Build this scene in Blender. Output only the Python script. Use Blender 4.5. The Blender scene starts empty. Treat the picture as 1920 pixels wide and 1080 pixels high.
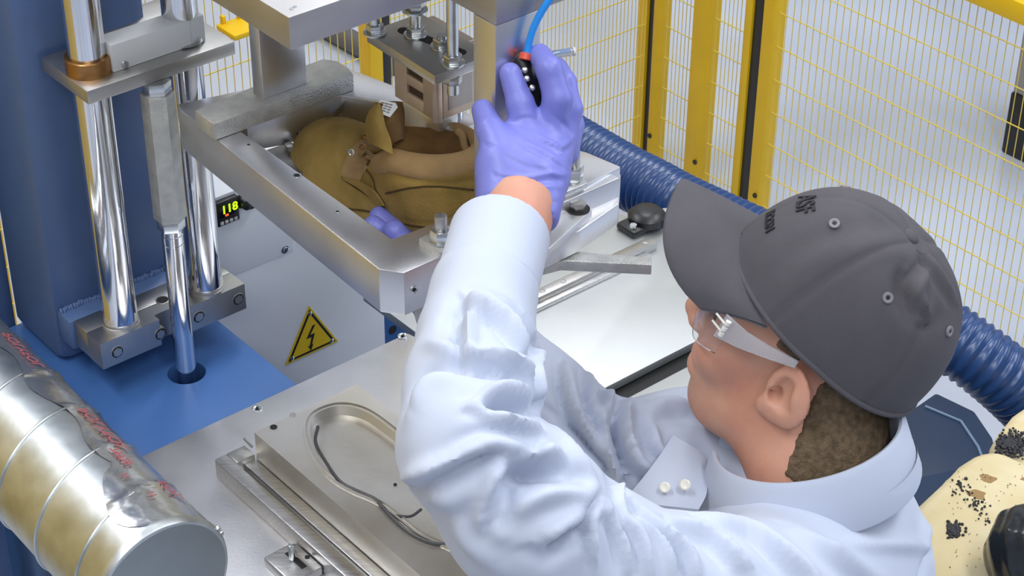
import bpy, bmesh, math, random
import numpy as np
from mathutils import Vector, Matrix
from mathutils.bvhtree import BVHTree
from mathutils.kdtree import KDTree
SC = bpy.context.scene
COL = SC.collection
random.seed(4); RNG = np.random.default_rng(4)
V3 = lambda *a: np.array(a, float)

# ------------------------------------------------------------------ camera, sky, lamps, exposure
F = 3756.0; PITCH = math.radians(34.27); ROLL = math.radians(.486); YAW = math.radians(40.08)
EYE = V3(0, 0, 2.53)
FW = V3(0, math.cos(PITCH), -math.sin(PITCH)); _r = V3(1, 0, 0); _u = np.cross(_r, FW)
RT = math.cos(ROLL)*_r + math.sin(ROLL)*_u
UP = -math.sin(ROLL)*_r + math.cos(ROLL)*_u
cd = bpy.data.cameras.new('camera'); cam = bpy.data.objects.new('camera', cd); COL.objects.link(cam)
cd.sensor_width = 36; cd.lens = F/1920*36; cd.clip_start = .05; cd.clip_end = 100
cam.matrix_world = Matrix(((RT[0], UP[0], -FW[0], EYE[0]), (RT[1], UP[1], -FW[1], EYE[1]),
                           (RT[2], UP[2], -FW[2], EYE[2]), (0, 0, 0, 1)))
SC.camera = cam
W = bpy.data.worlds.new('hall_light'); SC.world = W; W.use_nodes = True
bg = W.node_tree.nodes['Background']; bg.inputs[0].default_value = (.80, .86, 1, 1); bg.inputs[1].default_value = .40
def area(name, loc, target, sx, sy, power, color=(1, 1, 1)):
    l = bpy.data.lights.new(name, 'AREA'); l.shape = 'RECTANGLE'; l.size = sx; l.size_y = sy
    l.energy = power; l.color = color
    o = bpy.data.objects.new(name, l); COL.objects.link(o); o.location = loc
    o.rotation_euler = (Vector(target)-Vector(loc)).to_track_quat('-Z', 'Y').to_euler()
    return o
for x, y, p in ((-2.6, 3.2, 130), (.2, 4.4, 95), (2.8, 3.2, 130), (-1.6, .2, 110), (1.5, .2, 110)):
    area('ceiling_lamp', (x, y, 5.2), (x, y, 0), .5, 2.6, p, (.95, .97, 1))
area('ceiling_lamp', (.3, -2.2, 4.6), (-.2, 1.5, 1), 2.4, .8, 65, (.95, .97, 1))  # added fill behind the camera, lifts the faces turned towards it
area('far_fill_light', (0, 10.5, 5.4), (0, 1.8, 1.0), 13, 5, 150, (.92, .95, 1))  # added area light, gives level metal tops something bright to mirror
area('daylight_window', (6.0, 3.0, 2.6), (0, 1.8, 1.0), 3.5, 2.2, 110, (.70, .80, 1))
area('warm_fill_light', (-3.6, 1.2, 1.9), (0, 2.0, 1.2), 1.6, 1.4, 55, (1, .74, .32))  # added warm light, stands in for unseen yellow surroundings at left
SC.view_settings.view_transform = 'Standard'; SC.view_settings.look = 'None'
SC.view_settings.exposure = -.34; SC.view_settings.gamma = 1; SC.view_settings.use_curve_mapping = False

# ------------------------------------------------------------------ measuring helpers: the machine stands square to A and B
A_ = V3(math.cos(YAW), math.sin(YAW), 0); B_ = V3(math.sin(YAW), -math.cos(YAW), 0); Z_ = V3(0, 0, 1)
ORG = V3(0, 1.955, 0)
def w(a, b, z): return ORG + a*A_ + b*B_ + z*Z_
def ray(x, y): return FW*F + RT*(x-960) + UP*(540-y)
def PZ(x, y, z):
    d = ray(x, y); return EYE + d*((z-EYE[2])/d[2])
def PD(x, y, d): return EYE + ray(x, y)*(d/F)
def PP(x, y, p0, n):
    d = ray(x, y); return EYE + d*(((p0-EYE)@n)/(d@n))
def m(p): q = p-ORG; return V3(q@A_, q@B_, q[2])
def M(x, y, z): return m(PZ(x, y, z))
def MB_(x, y, b): return m(PP(x, y, w(0, b, 0), B_))
def MA_(x, y, a): return m(PP(x, y, w(a, 0, 0), A_))
def ZV(p, row):
    lo, hi = -1., 2.5
    for _ in range(50):
        mid = (lo+hi)/2; q = V3(p[0], p[1], mid)-EYE
        if 540-F*(q@UP)/(q@FW) > row: lo = mid
        else: hi = mid
    return lo
MACH = np.column_stack([A_, B_, Z_])

# ------------------------------------------------------------------ materials
def mat(name, col, metal=0, rough=.5, noise=0, nscale=20, bump=0, bscale=200, dark=None, stretch=None, rvar=0, **kw):
    mt = bpy.data.materials.new(name); mt.use_nodes = True
    nt = mt.node_tree; p = nt.nodes['Principled BSDF']; L = nt.links
    p.inputs['Base Color'].default_value = (*col, 1); p.inputs['Metallic'].default_value = metal
    p.inputs['Roughness'].default_value = rough
    for k, v in kw.items():
        p.inputs[k.replace('_', ' ')].default_value = v
    tc = nt.nodes.new('ShaderNodeTexCoord'); src = tc.outputs['Object']
    if stretch:
        mp = nt.nodes.new('ShaderNodeMapping'); mp.inputs['Scale'].default_value = stretch
        mp.inputs['Rotation'].default_value = (0, 0, -YAW)
        L.new(src, mp.inputs['Vector']); src = mp.outputs[0]
    if noise or rvar:
        n = nt.nodes.new('ShaderNodeTexNoise'); n.inputs['Scale'].default_value = nscale; n.inputs['Detail'].default_value = 6
        L.new(src, n.inputs['Vector'])
    if noise:
        r = nt.nodes.new('ShaderNodeValToRGB'); d = dark or tuple(c*(1-noise) for c in col)
        r.color_ramp.elements[0].color = (*d, 1); r.color_ramp.elements[1].color = (*col, 1)
        r.color_ramp.elements[0].position = .32; r.color_ramp.elements[1].position = .66
        L.new(n.outputs[0], r.inputs[0]); L.new(r.outputs[0], p.inputs['Base Color'])
    if rvar:
        mr = nt.nodes.new('ShaderNodeMapRange'); mr.inputs[3].default_value = rough-rvar; mr.inputs[4].default_value = rough+rvar
        L.new(n.outputs[0], mr.inputs[0]); L.new(mr.outputs[0], p.inputs['Roughness'])
    if bump:
        n2 = nt.nodes.new('ShaderNodeTexNoise'); n2.inputs['Scale'].default_value = bscale; n2.inputs['Detail'].default_value = 3
        L.new(src, n2.inputs['Vector']); b = nt.nodes.new('ShaderNodeBump'); b.inputs['Strength'].default_value = bump
        b.inputs['Distance'].default_value = .002
        L.new(n2.outputs[0], b.inputs['Height']); L.new(b.outputs[0], p.inputs['Normal'])
    return mt
m_alu = mat('machined_aluminium', (.82, .82, .84), 1, .38, .18, 9, .06, 260, rvar=.10)
m_platen = mat('dull_aluminium_plate', (.52, .51, .51), 1, .48, .18, 9, .06, 260, rvar=.08)
m_alu_b = mat('brushed_aluminium', (.70, .69, .68), 1, .34, .25, 12, .12, 30, stretch=(3, 40, 40), rvar=.08)
m_steel = mat('ground_steel', (.55, .54, .52), 1, .38, .22, 14, .05, 300, rvar=.08)
m_chrome = mat('polished_chrome', (.78, .78, .80), 1, .09, .06, 30)
m_zinc = mat('zinc_plated_steel', (.72, .75, .76), 1, .24, .15, 60)
m_cast = mat('grey_sand_blasted_steel', (.60, .60, .57), .75, .5, .2, 60, .5, 500)
m_bronze = mat('bronze', (.48, .25, .09), 1, .36, .2, 40)
m_blue = mat('blue_machine_paint', (.078, .135, .28), 0, .42, .15, 6, .05, 60)
m_bluebase = mat('bright_blue_machine_paint', (.055, .145, .38), 0, .36, .10, 6, .05, 60)
m_white = mat('light_grey_painted_sheet', (.76, .79, .83), 0, .42, .05, 4)
m_greybox = mat('grey_painted_cover', (.60, .61, .60), 0, .45, .05, 10)
m_black = mat('black_plastic', (.012, .012, .014), 0, .38)
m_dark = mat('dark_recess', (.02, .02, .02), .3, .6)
m_yellow = mat('yellow_fence_paint', (.78, .49, .002), 0, .5, .08, 12)
m_wire = mat('yellow_wire', (.72, .56, .08), 0, .4)
m_sign = mat('sign_yellow', (.85, .58, .01), 0, .4)
m_cream = mat('cream_polyurethane_foam', (.64, .56, .36), 0, .7, .25, 14, .3, 90, dark=(.56, .46, .25))
m_crumb = mat('black_rubber_crumb', (.02, .02, .025), 0, .5)
m_hose = mat('blue_hose_plastic', (.016, .050, .155), 0, .28)
m_galv = mat('galvanized_sheet', (.66, .70, .71), 1, .40, .25, 26, .10, 70, rvar=.10)
m_sheet = mat('galvanized_table_sheet', (.58, .60, .60), 1, .50, .14, 6, .08, 40, rvar=.12)
m_tape = mat('clear_tape', (.64, .65, .65), .9, .22, .15, 20, .3, 60)
m_red = mat('red_print', (.40, .10, .11), 0, .5)
m_navy = mat('navy_plastic', (.009, .026, .068), 0, .45)
m_paleline = mat('pale_blue_edge', (.14, .21, .32), 0, .5)
m_tan = mat('tan_anodized_plate', (.78, .64, .52), .35, .42, .12, 20)
m_mould = mat('mould_aluminium', (.72, .71, .69), 1, .42, .35, 7, .10, 120, dark=(.58, .54, .46), rvar=.1)
m_suede = mat('tan_suede', (.36, .235, .062), 0, .95, .45, 22, .5, 420, dark=(.22, .145, .032))
m_suede2 = mat('light_tan_suede', (.42, .27, .12), 0, .95, .3, 22, .5, 420)
m_lining = mat('brown_textile_lining', (.20, .105, .03), 0, .9, .3, 60, .4, 600)
m_label = mat('white_label', (.72, .70, .66), 0, .6)
m_ink = mat('grey_ink', (.20, .19, .20), 0, .6)
m_tube = mat('blue_air_tube', (.02, .25, .72), 0, .3)
m_clear = mat('clear_plastic', (.88, .92, .96), 0, .08, Transmission_Weight=.75, IOR=1.45)
m_redp = mat('red_plastic', (.65, .08, .04), 0, .35)
m_floor = None

# ------------------------------------------------------------------ scene-graph helpers
def new_obj(name, me, mt, parent=None, smooth=35):
    o = bpy.data.objects.new(name, me); COL.objects.link(o)
    if mt: me.materials.append(mt)
    if parent is not None:
        o.parent = parent; o.matrix_parent_inverse = parent.matrix_world.inverted() if False else Matrix.Translation(-parent.location)
    if smooth:
        me.polygons.foreach_set('use_smooth', [True]*len(me.polygons))
        me.set_sharp_from_angle(angle=math.radians(smooth))
    return o
def thing(name, loc, label, cat, group=None):
    o = bpy.data.objects.new(name, None); COL.objects.link(o); o.location = Vector(loc); o.empty_display_size = .02
    o['label'] = label; o['category'] = cat
    if group: o['group'] = group
    return o
def tag(o, label, cat, group=None):
    o['label'] = label; o['category'] = cat
    if group: o['group'] = group
    return o
class S:
    """collects shapes into one mesh"""
    def __init__(s): s.bm = bmesh.new()
    def poly_prism(s, top, depth, bevel=0, axis=None):
        """top: 3-D points of the upper face; extruded down by depth (or along axis)"""
        dv = Vector(-Z_*depth if axis is None else np.array(axis)*depth)
        t = [s.bm.verts.new(Vector(p)) for p in top]; b = [s.bm.verts.new(Vector(p)+dv) for p in top]
        n = len(t); fs = [s.bm.faces.new(t), s.bm.faces.new(b[::-1])]
        for i in range(n): fs.append(s.bm.faces.new((t[i], b[i], b[(i+1) % n], t[(i+1) % n])))
        bmesh.ops.recalc_face_normals(s.bm, faces=fs)
        if bevel: s._bev(fs, bevel)
        return s
    def _bev(s, fs, r, seg=2):
        es = set()
        for f in fs:
            if f.is_valid: es.update(f.edges)
        bmesh.ops.bevel(s.bm, geom=list(es), offset=r, segments=seg, profile=.5, affect='EDGES', clamp_overlap=True)
    def box(s, a0, a1, b0, b1, z0, z1, bevel=.0012):
        return s.poly_prism([w(a0, b0, z1), w(a1, b0, z1), w(a1, b1, z1), w(a0, b1, z1)], z1-z0, bevel)
    def cyl(s, p0, p1, r, n=32, r2=None, bevel=0, hexa=False):
        if hexa: n = 6
        p0 = np.array(p0, float); p1 = np.array(p1, float); ax = p1-p0; ax /= np.linalg.norm(ax)
        t = np.array(A_) if abs(ax@A_) < .9 else np.array(Z_)
        u = np.cross(ax, t); u /= np.linalg.norm(u); v = np.cross(ax, u); r2 = r if r2 is None else r2
        c0, c1 = [], []
        for i in range(n):
            th = 2*math.pi*i/n; d = math.cos(th)*u+math.sin(th)*v
            c0.append(s.bm.verts.new(Vector(p0+d*r))); c1.append(s.bm.verts.new(Vector(p1+d*r2)))
        fs = [s.bm.faces.new(c0[::-1]), s.bm.faces.new(c1)]; caps = list(fs)
        for i in range(n): fs.append(s.bm.faces.new((c0[i], c0[(i+1) % n], c1[(i+1) % n], c1[i])))
        bmesh.ops.recalc_face_normals(s.bm, faces=fs)
        if bevel: s._bev(caps, bevel)
        return s
    def lathe(s, p0, ax, prof, n=32):
        """prof: list of (distance along ax, radius)"""
        p0 = np.array(p0, float); ax = np.array(ax, float)/np.linalg.norm(ax)
        t = V3(0, 0, 1) if abs(ax[2]) < .9 else A_
        u = np.cross(ax, t); u /= np.linalg.norm(u); v = np.cross(ax, u); rings = []
        for h, r in prof:
            rings.append([s.bm.verts.new(Vector(p0+ax*h+(math.cos(2*math.pi*i/n)*u+math.sin(2*math.pi*i/n)*v)*max(r, 1e-5))) for i in range(n)])
        fs = []
        for k in range(len(rings)-1):
            for i in range(n):
                fs.append(s.bm.faces.new((rings[k][i], rings[k][(i+1) % n], rings[k+1][(i+1) % n], rings[k+1][i])))
        fs += [s.bm.faces.new(rings[0][::-1]), s.bm.faces.new(rings[-1])]
        bmesh.ops.recalc_face_normals(s.bm, faces=fs)
        return s
    def tube(s, pts, r, n=10, closed=False, rfun=None, flat=None):
        pts = [np.array(p, float) for p in pts]; N = len(pts); rings = []; pu = None
        for i in range(N):
            a = pts[i-1] if (i or closed) else pts[0]; b = pts[(i+1) % N] if (i < N-1 or closed) else pts[-1]
            t = b-a; t /= np.linalg.norm(t)
            if pu is None:
                h = V3(0, 0, 1) if abs(t[2]) < .9 else V3(1, 0, 0); u = np.cross(t, h)
            else: u = pu-t*(pu@t)
            u /= np.linalg.norm(u); pu = u; v = np.cross(t, u)
            rr = r if rfun is None else rfun(i/(N-1))
            fu = 1 if flat is None else flat
            rings.append([s.bm.verts.new(Vector(pts[i]+rr*(math.cos(2*math.pi*k/n)*u*fu+math.sin(2*math.pi*k/n)*v))) for k in range(n)])
        for i in range(N if closed else N-1):
            q, q2 = rings[i], rings[(i+1) % N]
            for k in range(n): s.bm.faces.new((q[k], q[(k+1) % n], q2[(k+1) % n], q2[k]))
        if not closed:
            s.bm.faces.new(rings[0][::-1]); s.bm.faces.new(rings[-1])
        bmesh.ops.recalc_face_normals(s.bm, faces=s.bm.faces[:])
        return s
    def build(s, name, mt, parent=None, smooth=35, label=None):
        me = bpy.data.meshes.new(name); s.bm.normal_update(); s.bm.to_mesh(me); s.bm.free()
        o = new_obj(name, me, mt, parent, smooth)
        if label: o['label'] = label
        return o
def copy_tree(o, delta, parent=None):
    c = o.copy(); COL.objects.link(c)
    if parent is None: c.location = Vector(o.location)+Vector(delta)
    else: c.parent = parent
    for ch in list(o.children): copy_tree(ch, delta, c)
    return c
def catmull(pts, k=8, closed=False):
    P = [np.array(p, float) for p in pts]; n = len(P); out = []
    for i in range(n if closed else n-1):
        p1, p2 = P[i], P[(i+1) % n]
        p0 = P[i-1] if (i or closed) else 2*p1-p2
        p3 = P[(i+2) % n] if (i+2 < n or closed) else 2*p2-p1
        for j in range(k):
            t = j/k; out.append(.5*(2*p1+(p2-p0)*t+(2*p0-5*p1+4*p2-p3)*t*t+(3*p1-p0-3*p2+p3)*t**3))
    if not closed: out.append(P[-1])
    return out
def text_bm(txt, size, depth, fn, bold=0):
    """extruded lettering; fn maps (x, y, h) of the flat letters to world"""
    cu = bpy.data.curves.new('t', 'FONT'); cu.body = txt; cu.size = size; cu.extrude = depth; cu.offset = bold; cu.align_x = 'CENTER'; cu.align_y = 'CENTER'
    cu.resolution_u = 3
    o = bpy.data.objects.new('t', cu); COL.objects.link(o); bpy.context.view_layer.update()
    me = bpy.data.meshes.new_from_object(o.evaluated_get(bpy.context.evaluated_depsgraph_get()))
    bpy.data.objects.remove(o); bpy.data.curves.remove(cu)
    for v in me.vertices: v.co = Vector(fn(*v.co))
    s = S(); s.bm.from_mesh(me); bpy.data.meshes.remove(me)
    return s

# ------------------------------------------------------------------ implicit surfaces, for soft bodies
def rc(P, a, b, r1, r2):
    a = np.array(a, np.float32); ab = np.array(b, np.float32)-a
    t = np.clip(((P-a)@ab)/max(ab@ab, 1e-9), 0, 1)
    return np.linalg.norm(P-a-t[:, None]*ab, axis=1)-(r1+(r2-r1)*t)
def ell(P, c, R, rad):
    q = ((P-np.array(c, np.float32))@np.array(R, np.float32))/np.array(rad, np.float32)
    k0 = np.linalg.norm(q, axis=1); k1 = np.linalg.norm(q/np.array(rad, np.float32), axis=1)
    return k0*(k0-1)/np.maximum(k1, 1e-6)
def smin(a, b, k):
    h = np.clip(.5+.5*(b-a)/k, 0, 1); return b+(a-b)*h-k*h*(1-h)
def smax(a, b, k): return -smin(-a, -b, k)
def iso(f, lo, hi, h):
    lo = np.array(lo, float); n = np.ceil((np.array(hi)-lo)/h).astype(int); c = 6
    n = ((n+c-1)//c)*c
    def pts(idx): return (lo+idx*h).astype(np.float32)
    cn = n//c+1
    ci = np.stack(np.meshgrid(*[np.arange(k) for k in cn], indexing='ij'), -1).reshape(-1, 3)
    cv = f(pts(ci*c)).reshape(cn)
    near = np.abs(cv) < c*h*1.9
    up = near
    for ax in range(3): up = np.repeat(up, c, axis=ax)
    val = cv
    for ax in range(3): val = np.repeat(val, c, axis=ax)
    off = c//2
    sl = tuple(slice(off, off+k+1) for k in n); val = val[sl].copy(); up = up[sl]
    idx = np.argwhere(up); out = np.empty(len(idx), np.float32)
    for i in range(0, len(idx), 400000): out[i:i+400000] = f(pts(idx[i:i+400000]))
    val[up] = out
    ins = val < 0
    N = np.array(val.shape)-1
    cnt = np.zeros(N, np.int8)
    cor = [(i, j, k) for i in (0, 1) for j in (0, 1) for k in (0, 1)]
    for i, j, k in cor: cnt += ins[i:N[0]+i, j:N[1]+j, k:N[2]+k]
    act = np.argwhere((cnt > 0) & (cnt < 8))
    acc = np.zeros((len(act), 3)); num = np.zeros(len(act))
    for p in cor:
        for ax in range(3):
            if p[ax]: continue
            q = list(p); q[ax] = 1
            v0 = val[tuple((act+p).T)]; v1 = val[tuple((act+q).T)]
            x = (v0 < 0) != (v1 < 0); t = np.where(x, v0/np.where(x, v0-v1, 1), 0)
            pt = np.tile(np.array(p, float), (len(act), 1)); pt[:, ax] += t
            acc += pt*x[:, None]; num += x
    verts = lo+(act+acc/num[:, None])*h
    ids = -np.ones(N, np.int64); ids[tuple(act.T)] = np.arange(len(act))
    faces = []
    for ax in range(3):
        b, c2 = (ax+1) % 3, (ax+2) % 3
        s0 = [slice(1, N[k]) for k in range(3)]; s0[ax] = slice(0, N[ax])
        s1 = list(s0); s1[ax] = slice(1, N[ax]+1)
        i0 = ins[tuple(s0)]; i1 = ins[tuple(s1)]
        for flip in (False, True):
            e = np.argwhere((i0 & ~i1) if not flip else (~i0 & i1))
            if not len(e): continue
            base = e.copy(); base[:, b] += 1; base[:, c2] += 1
            def cell(db, dc):
                q = base.copy(); q[:, b] += db; q[:, c2] += dc; return ids[tuple(q.T)]
            quad = np.stack([cell(-1, -1), cell(0, -1), cell(0, 0), cell(-1, 0)], 1)
            if flip: quad = quad[:, ::-1]
            faces.append(quad)
    faces = np.concatenate(faces); faces = faces[(faces >= 0).all(1)]
    return verts, faces
def relax(v, f, it=2, lam=.5):
    e = np.concatenate([f[:, [0, 1]], f[:, [1, 2]], f[:, [2, 3]], f[:, [3, 0]]]); e = np.concatenate([e, e[:, ::-1]])
    deg = np.bincount(e[:, 0], minlength=len(v))[:, None].clip(1)
    for _ in range(it):
        s = np.stack([np.bincount(e[:, 0], v[e[:, 1], k], len(v)) for k in range(3)], 1)/deg
        v = v+lam*(s-v)
    return v
def mesh_from(v, f, name):
    me = bpy.data.meshes.new(name); me.from_pydata(v.tolist(), [], f.tolist()); me.update(); return me
def vnormals(v, f):
    n = np.cross(v[f[:, 2]]-v[f[:, 0]], v[f[:, 3]]-v[f[:, 1]]); o = np.zeros_like(v)
    for k in range(4):
        for ax in range(3): o[:, ax] += np.bincount(f[:, k], n[:, ax], len(v))
    return o/np.maximum(np.linalg.norm(o, axis=1)[:, None], 1e-9)
def folds(v, f, lines):
    """cloth folds and seams: each line (pixels along it on the surface, width, height, undercut) is found on the
    surface itself, then raises or sinks the vertices about that 3-D curve"""
    bvh = BVHTree.FromPolygons([Vector(p) for p in v], f.tolist()); nor = vnormals(v, f); disp = np.zeros(len(v))
    for pix, wd, amp, und in lines:
        cur = []
        for p in catmull([V3(*q, 0) for q in pix], 10):
            d = ray(p[0], p[1]); h = bvh.ray_cast(Vector(EYE), Vector(d))
            if h[0] is not None:
                if cur and (np.array(h[0])-cur[-1]) @ FW > .05: continue
                cur.append(np.array(h[0]))
        if len(cur) < 3: continue
        cur = np.array(cur); sel = np.where(((v > cur.min(0)-3*wd) & (v < cur.max(0)+3*wd)).all(1))[0]
        if not len(sel): continue
        dv = v[sel][:, None, :]-cur[None]; dd = np.linalg.norm(dv, axis=2); j = dd.argmin(1); dist = dd[np.arange(len(sel)), j]
        tan = np.gradient(cur, axis=0); tan /= np.linalg.norm(tan, axis=1)[:, None].clip(1e-9)
        side = np.cross(tan[j], nor[sel]); sd = (dv[np.arange(len(sel)), j]*side).sum(1)
        s = np.sign(sd)*dist
        t = j/(len(cur)-1); fade = np.sin(np.pi*np.clip(t*.9+.05, 0, 1))**.6
        pr = np.exp(-(dist/wd)**2)
        if und: pr = pr-.75*np.exp(-((s-und*1.5*wd)/wd)**2)*np.exp(-np.maximum(dist-2.2*wd, 0)/wd)
        disp[sel] += amp*pr*fade
    return v+nor*disp[:, None]
# ------------------------------------------------------------------ the hall: floor, and an added reflector panel out of view
def floor_mat():
    mt = mat('pale_blue_epoxy_floor', (.50, .55, .66), 0, .22, .22, 1.1, .02, 8, rvar=.08, Specular_IOR_Level=.5)  # broad noise darkens patches in the colour, standing in for soft floor shadows
    return mt
f = S().poly_prism([V3(-9, -4, 0), V3(9, -4, 0), V3(9, 12, 0), V3(-9, 12, 0)], .1).build('floor', floor_mat(), smooth=0)
f['kind'] = 'structure'
f = S().poly_prism([V3(-1.95, .6, 2.6), V3(-1.85, .6, 2.6), V3(-1.85, 7.5, 2.6), V3(-1.95, 7.5, 2.6)], 2.6).build('reflector_left', mat('ochre_reflector_paint', (.72, .50, .14), 0, .6), smooth=0)  # unseen ochre panel, added so left-facing metal reflects yellow
f['kind'] = 'structure'

# ------------------------------------------------------------------ safety fence
FA = m(PZ(1212, 300, 0)); AX, BX = FA[0], FA[1]
def mesh_panel(name, origin, d, length, z0, z1, sp, hs, label, parent_frame=None, off=0, group=None):
    """welded wire panel: upright wires and cross wires, joined since each is under three pixels wide"""
    t = thing(name, origin, label, 'fence panel', group)
    s = S(); n = int(length/sp)
    for i in range(n+1):
        p = origin+d*(i*sp+off); p = V3(p[0], p[1], z0)
        s.tube([p, p+Z_*(z1-z0)], .0011, 5)
    o = s.build('upright_wires', m_wire, t); o['kind'] = 'stuff'
    s = S(); k = 0
    nd = np.cross(d, Z_)
    while z0+.03+k*hs < z1:
        p = origin+nd*.003+Z_*(z0+.03+k*hs-origin[2]); s.tube([p, p+d*length], .0014, 5); k += 1
    o = s.build('cross_wires', m_wire, t); o['kind'] = 'stuff'
    return t
FZ = 1.9
pA = w(AX, BX, 0)
mesh_panel('mesh_panel', w(AX-.035, BX+.01, 0), -A_, .80, .03, FZ, .0118, .082, 'yellow wire mesh fence panel left of the corner post, behind the raised glove')
mesh_panel('mesh_panel', w(AX-.86, BX+.01, 0), -A_, 1.1, .03, FZ, .018, .085, 'yellow wire mesh fence panel seen between the press parts at upper left')
mesh_panel('mesh_panel', w(AX, BX+.045, 0), B_, .09, .03, FZ, .0125, .082, 'narrow wire mesh strip between corner post and middle yellow post')
def bm_at(px, py): return M(px, py, 0)[1]
b2 = bm_at(1318, 347); b3 = bm_at(1432, 395)
mesh_panel('mesh_panel', w(AX, b2+.03, 0), B_, b3-b2-.085, .03, FZ, .0125, .082, 'narrow wire mesh strip between the middle post and the black striped post')
mesh_panel('mesh_panel', w(AX, b3+.045, 0), B_, 1.9, .03, FZ, .0198, .083, 'wide yellow wire mesh panel behind the capped worker')
def fence_post(origin, d, parts, label, holes=True):
    t = thing('fence_post', origin, label, 'fence post')
    nd = np.cross(Z_, d)
    for nm, x0, x1, y0, y1, mt in parts:
        q = [origin+d*x0+nd*y0, origin+d*x1+nd*y0, origin+d*x1+nd*y1, origin+d*x0+nd*y1]
        S().poly_prism([V3(p[0], p[1], FZ+.1) for p in q], FZ+.1-.002, .003).build(nm, mt, t)
    if holes:
        x = parts[-1][2]-.009; y = parts[-1][3]
        p = origin+d*x+nd*(y-.001)+Z_*.09
        S().cyl(p, p+nd*-.003, .006, 12).build('fixing_hole', m_black, t)
    o = S().box(0, .001, 0, .001, 0, .001) if False else None
    return t
fence_post(w(AX, BX, 0), B_, [('yellow_tube', -.036, -.004, -.02, .02, m_yellow), ('black_strip', -.004, .018, -.012, .012, m_black), ('yellow_tube', .018, .038, -.02, .02, m_yellow)],
           'yellow fence corner post with a black cable running down its middle')
fence_post(w(AX, b2, 0), B_, [('yellow_tube', -.025, .024, -.022, .022, m_yellow)], 'plain yellow fence post without a black strip, just above the cap brim')
fence_post(w(AX, b3, 0), B_, [('yellow_tube', -.041, -.020, -.02, .02, m_yellow), ('black_strip', -.020, .012, -.014, .014, m_black), ('yellow_tube', .012, .046, -.02, .02, m_yellow)],
           'yellow fence post with broad black strip, right above the cap crown')
# left run
aL = MA_(712, 120, 0)
a0 = MB_(706, 120, BX)[0]; 
fence_post(w(a0, BX, 0), A_, [('yellow_tube', -.03, .004, -.02, .02, m_yellow), ('black_strip', .004, .03, -.012, .012, m_black)],
           'yellow and black fence post showing left of the tan toggle box', holes=False)
# rail across the right panel
z_r = MA_(1880, 8, AX+.0)
t = tag(S().box(AX-.065, AX-.025, b3+.046+.35, b3+2.0, z_r[2]+.012, z_r[2]+.055, .002).build('fence_rail', m_yellow), 'yellow horizontal fence rail in the top right corner', 'fence rail')
# fence seen left of the blue column
q = PZ(22, 700, 0); mL = m(q)
fence_post(q, A_, [('yellow_tube', -.022, .022, -.02, .02, m_yellow)], 'yellow fence post at far left, half hidden by the blue column', holes=False)
mesh_panel('mesh_panel', q-A_*.03, -A_, .7, .03, 1.2, .03, .13, 'bit of yellow wire mesh at the far left picture edge')
# flat yellow bracket on the left fence
c = MB_(440, 60, BX+.03)
t = thing('fence_bracket', w(c[0], BX+.03, c[2]), 'flat yellow bracket on the fence right of the grey cover box', 'bracket')
S().box(c[0]-.035, c[0]+.035, BX+.02, BX+.085, c[2]+.012, c[2]+.024, .003).build('plate', m_yellow, t)
for k in (-.025, .012): S().box(c[0]+k, c[0]+k+.008, BX+.02, BX+.03, c[2]+.022, c[2]+.04, .001).build('tab', m_yellow, t)
# dark conduit on the floor behind the fence
p0, p1 = PZ(600, 62, 0), PZ(700, 118, 0); dd = p1-p0
tag(S().tube([p0-dd*.6+Z_*.03, p1+dd*.4+Z_*.03], .03, 14).build('floor_conduit', mat('grey_rubber', (.10, .10, .11), 0, .5)), 'dark grey conduit lying on the floor behind the left fence', 'conduit')

# column stand beyond the fence
p = PZ(1876, 284, 0)
t = thing('machine_stand', p, 'grey stand with black foot beyond the fence at the right edge', 'stand')
nd = A_
q = m(p)
S().box(q[0], q[0]+.3, q[1], q[1]+.3, .0, .17, .006).build('foot', m_black, t)
S().box(q[0]+.004, q[0]+.296, q[1]+.004, q[1]+.296, .17, 1.6, .004).build('pillar', mat('taupe_paint', (.34, .32, .31), 0, .5), t)

# ------------------------------------------------------------------ ribbed hose on the floor
hp = [PD(1010, 235, 3.28), PD(1090, 282, 3.22), PD(1165, 326, 3.16), PD(1225, 357, 3.11), PD(1290, 392, 3.06), PD(1480, 480, 2.95), PD(1680, 570, 2.88), PD(1850, 682, 2.83), PD(1960, 782, 2.90), PD(2060, 880, 3.05)]
hc = catmull(hp, 24)
# even spacing, then ribs
hc = np.array(hc); sl = np.concatenate([[0], np.cumsum(np.linalg.norm(np.diff(hc, axis=0), axis=1))])
rib = .0135; nn = int(sl[-1]/rib*6); u = np.linspace(0, sl[-1], nn)
hc = np.stack([np.interp(u, sl, hc[:, k]) for k in range(3)], 1)
R0 = .0475
prof = [1.0, 1.045, 1.06, 1.045, 1.0, .97]
t = thing('ribbed_hose', hp[3]*V3(1, 1, 0), 'thick ribbed dark blue hose running behind the cap', 'hose')
S().tube(hc, R0, 28, rfun=lambda x: R0*prof[int(round(x*(nn-1))) % 6]).build('hose_wall', m_hose, t, smooth=60)

# black fitting under the hose
tx_ = 1.0695
p = PZ(1212, 420, tx_); q = m(p)
t = thing('black_fitting', w(q[0], q[1], tx_), 'low black plastic fitting below the blue hose, at the end of the slide rail', 'fitting')
S().lathe(w(q[0], q[1], tx_+.006), Z_, [(0, .026), (.010, .026), (.016, .020), (.018, .010)], 24).build('housing', m_black, t)
S().box(q[0]-.040, q[0]+.034, q[1]-.018, q[1]+.018, tx_+.0002, tx_+.010, .003).build('base', m_black, t)
for k in (-.032, .027): S().cyl(w(q[0]+k, q[1]+.008, tx_+.010), w(q[0]+k, q[1]+.008, tx_+.016), .005, hexa=True).build('bolt', m_zinc, t)

# ------------------------------------------------------------------ blue press body
t = thing('press_frame', w(-.31, -.4, 0), 'blue painted press body with upright column and base at left', 'machine frame')
tx, tz = 1.0695, 1.058
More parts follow.
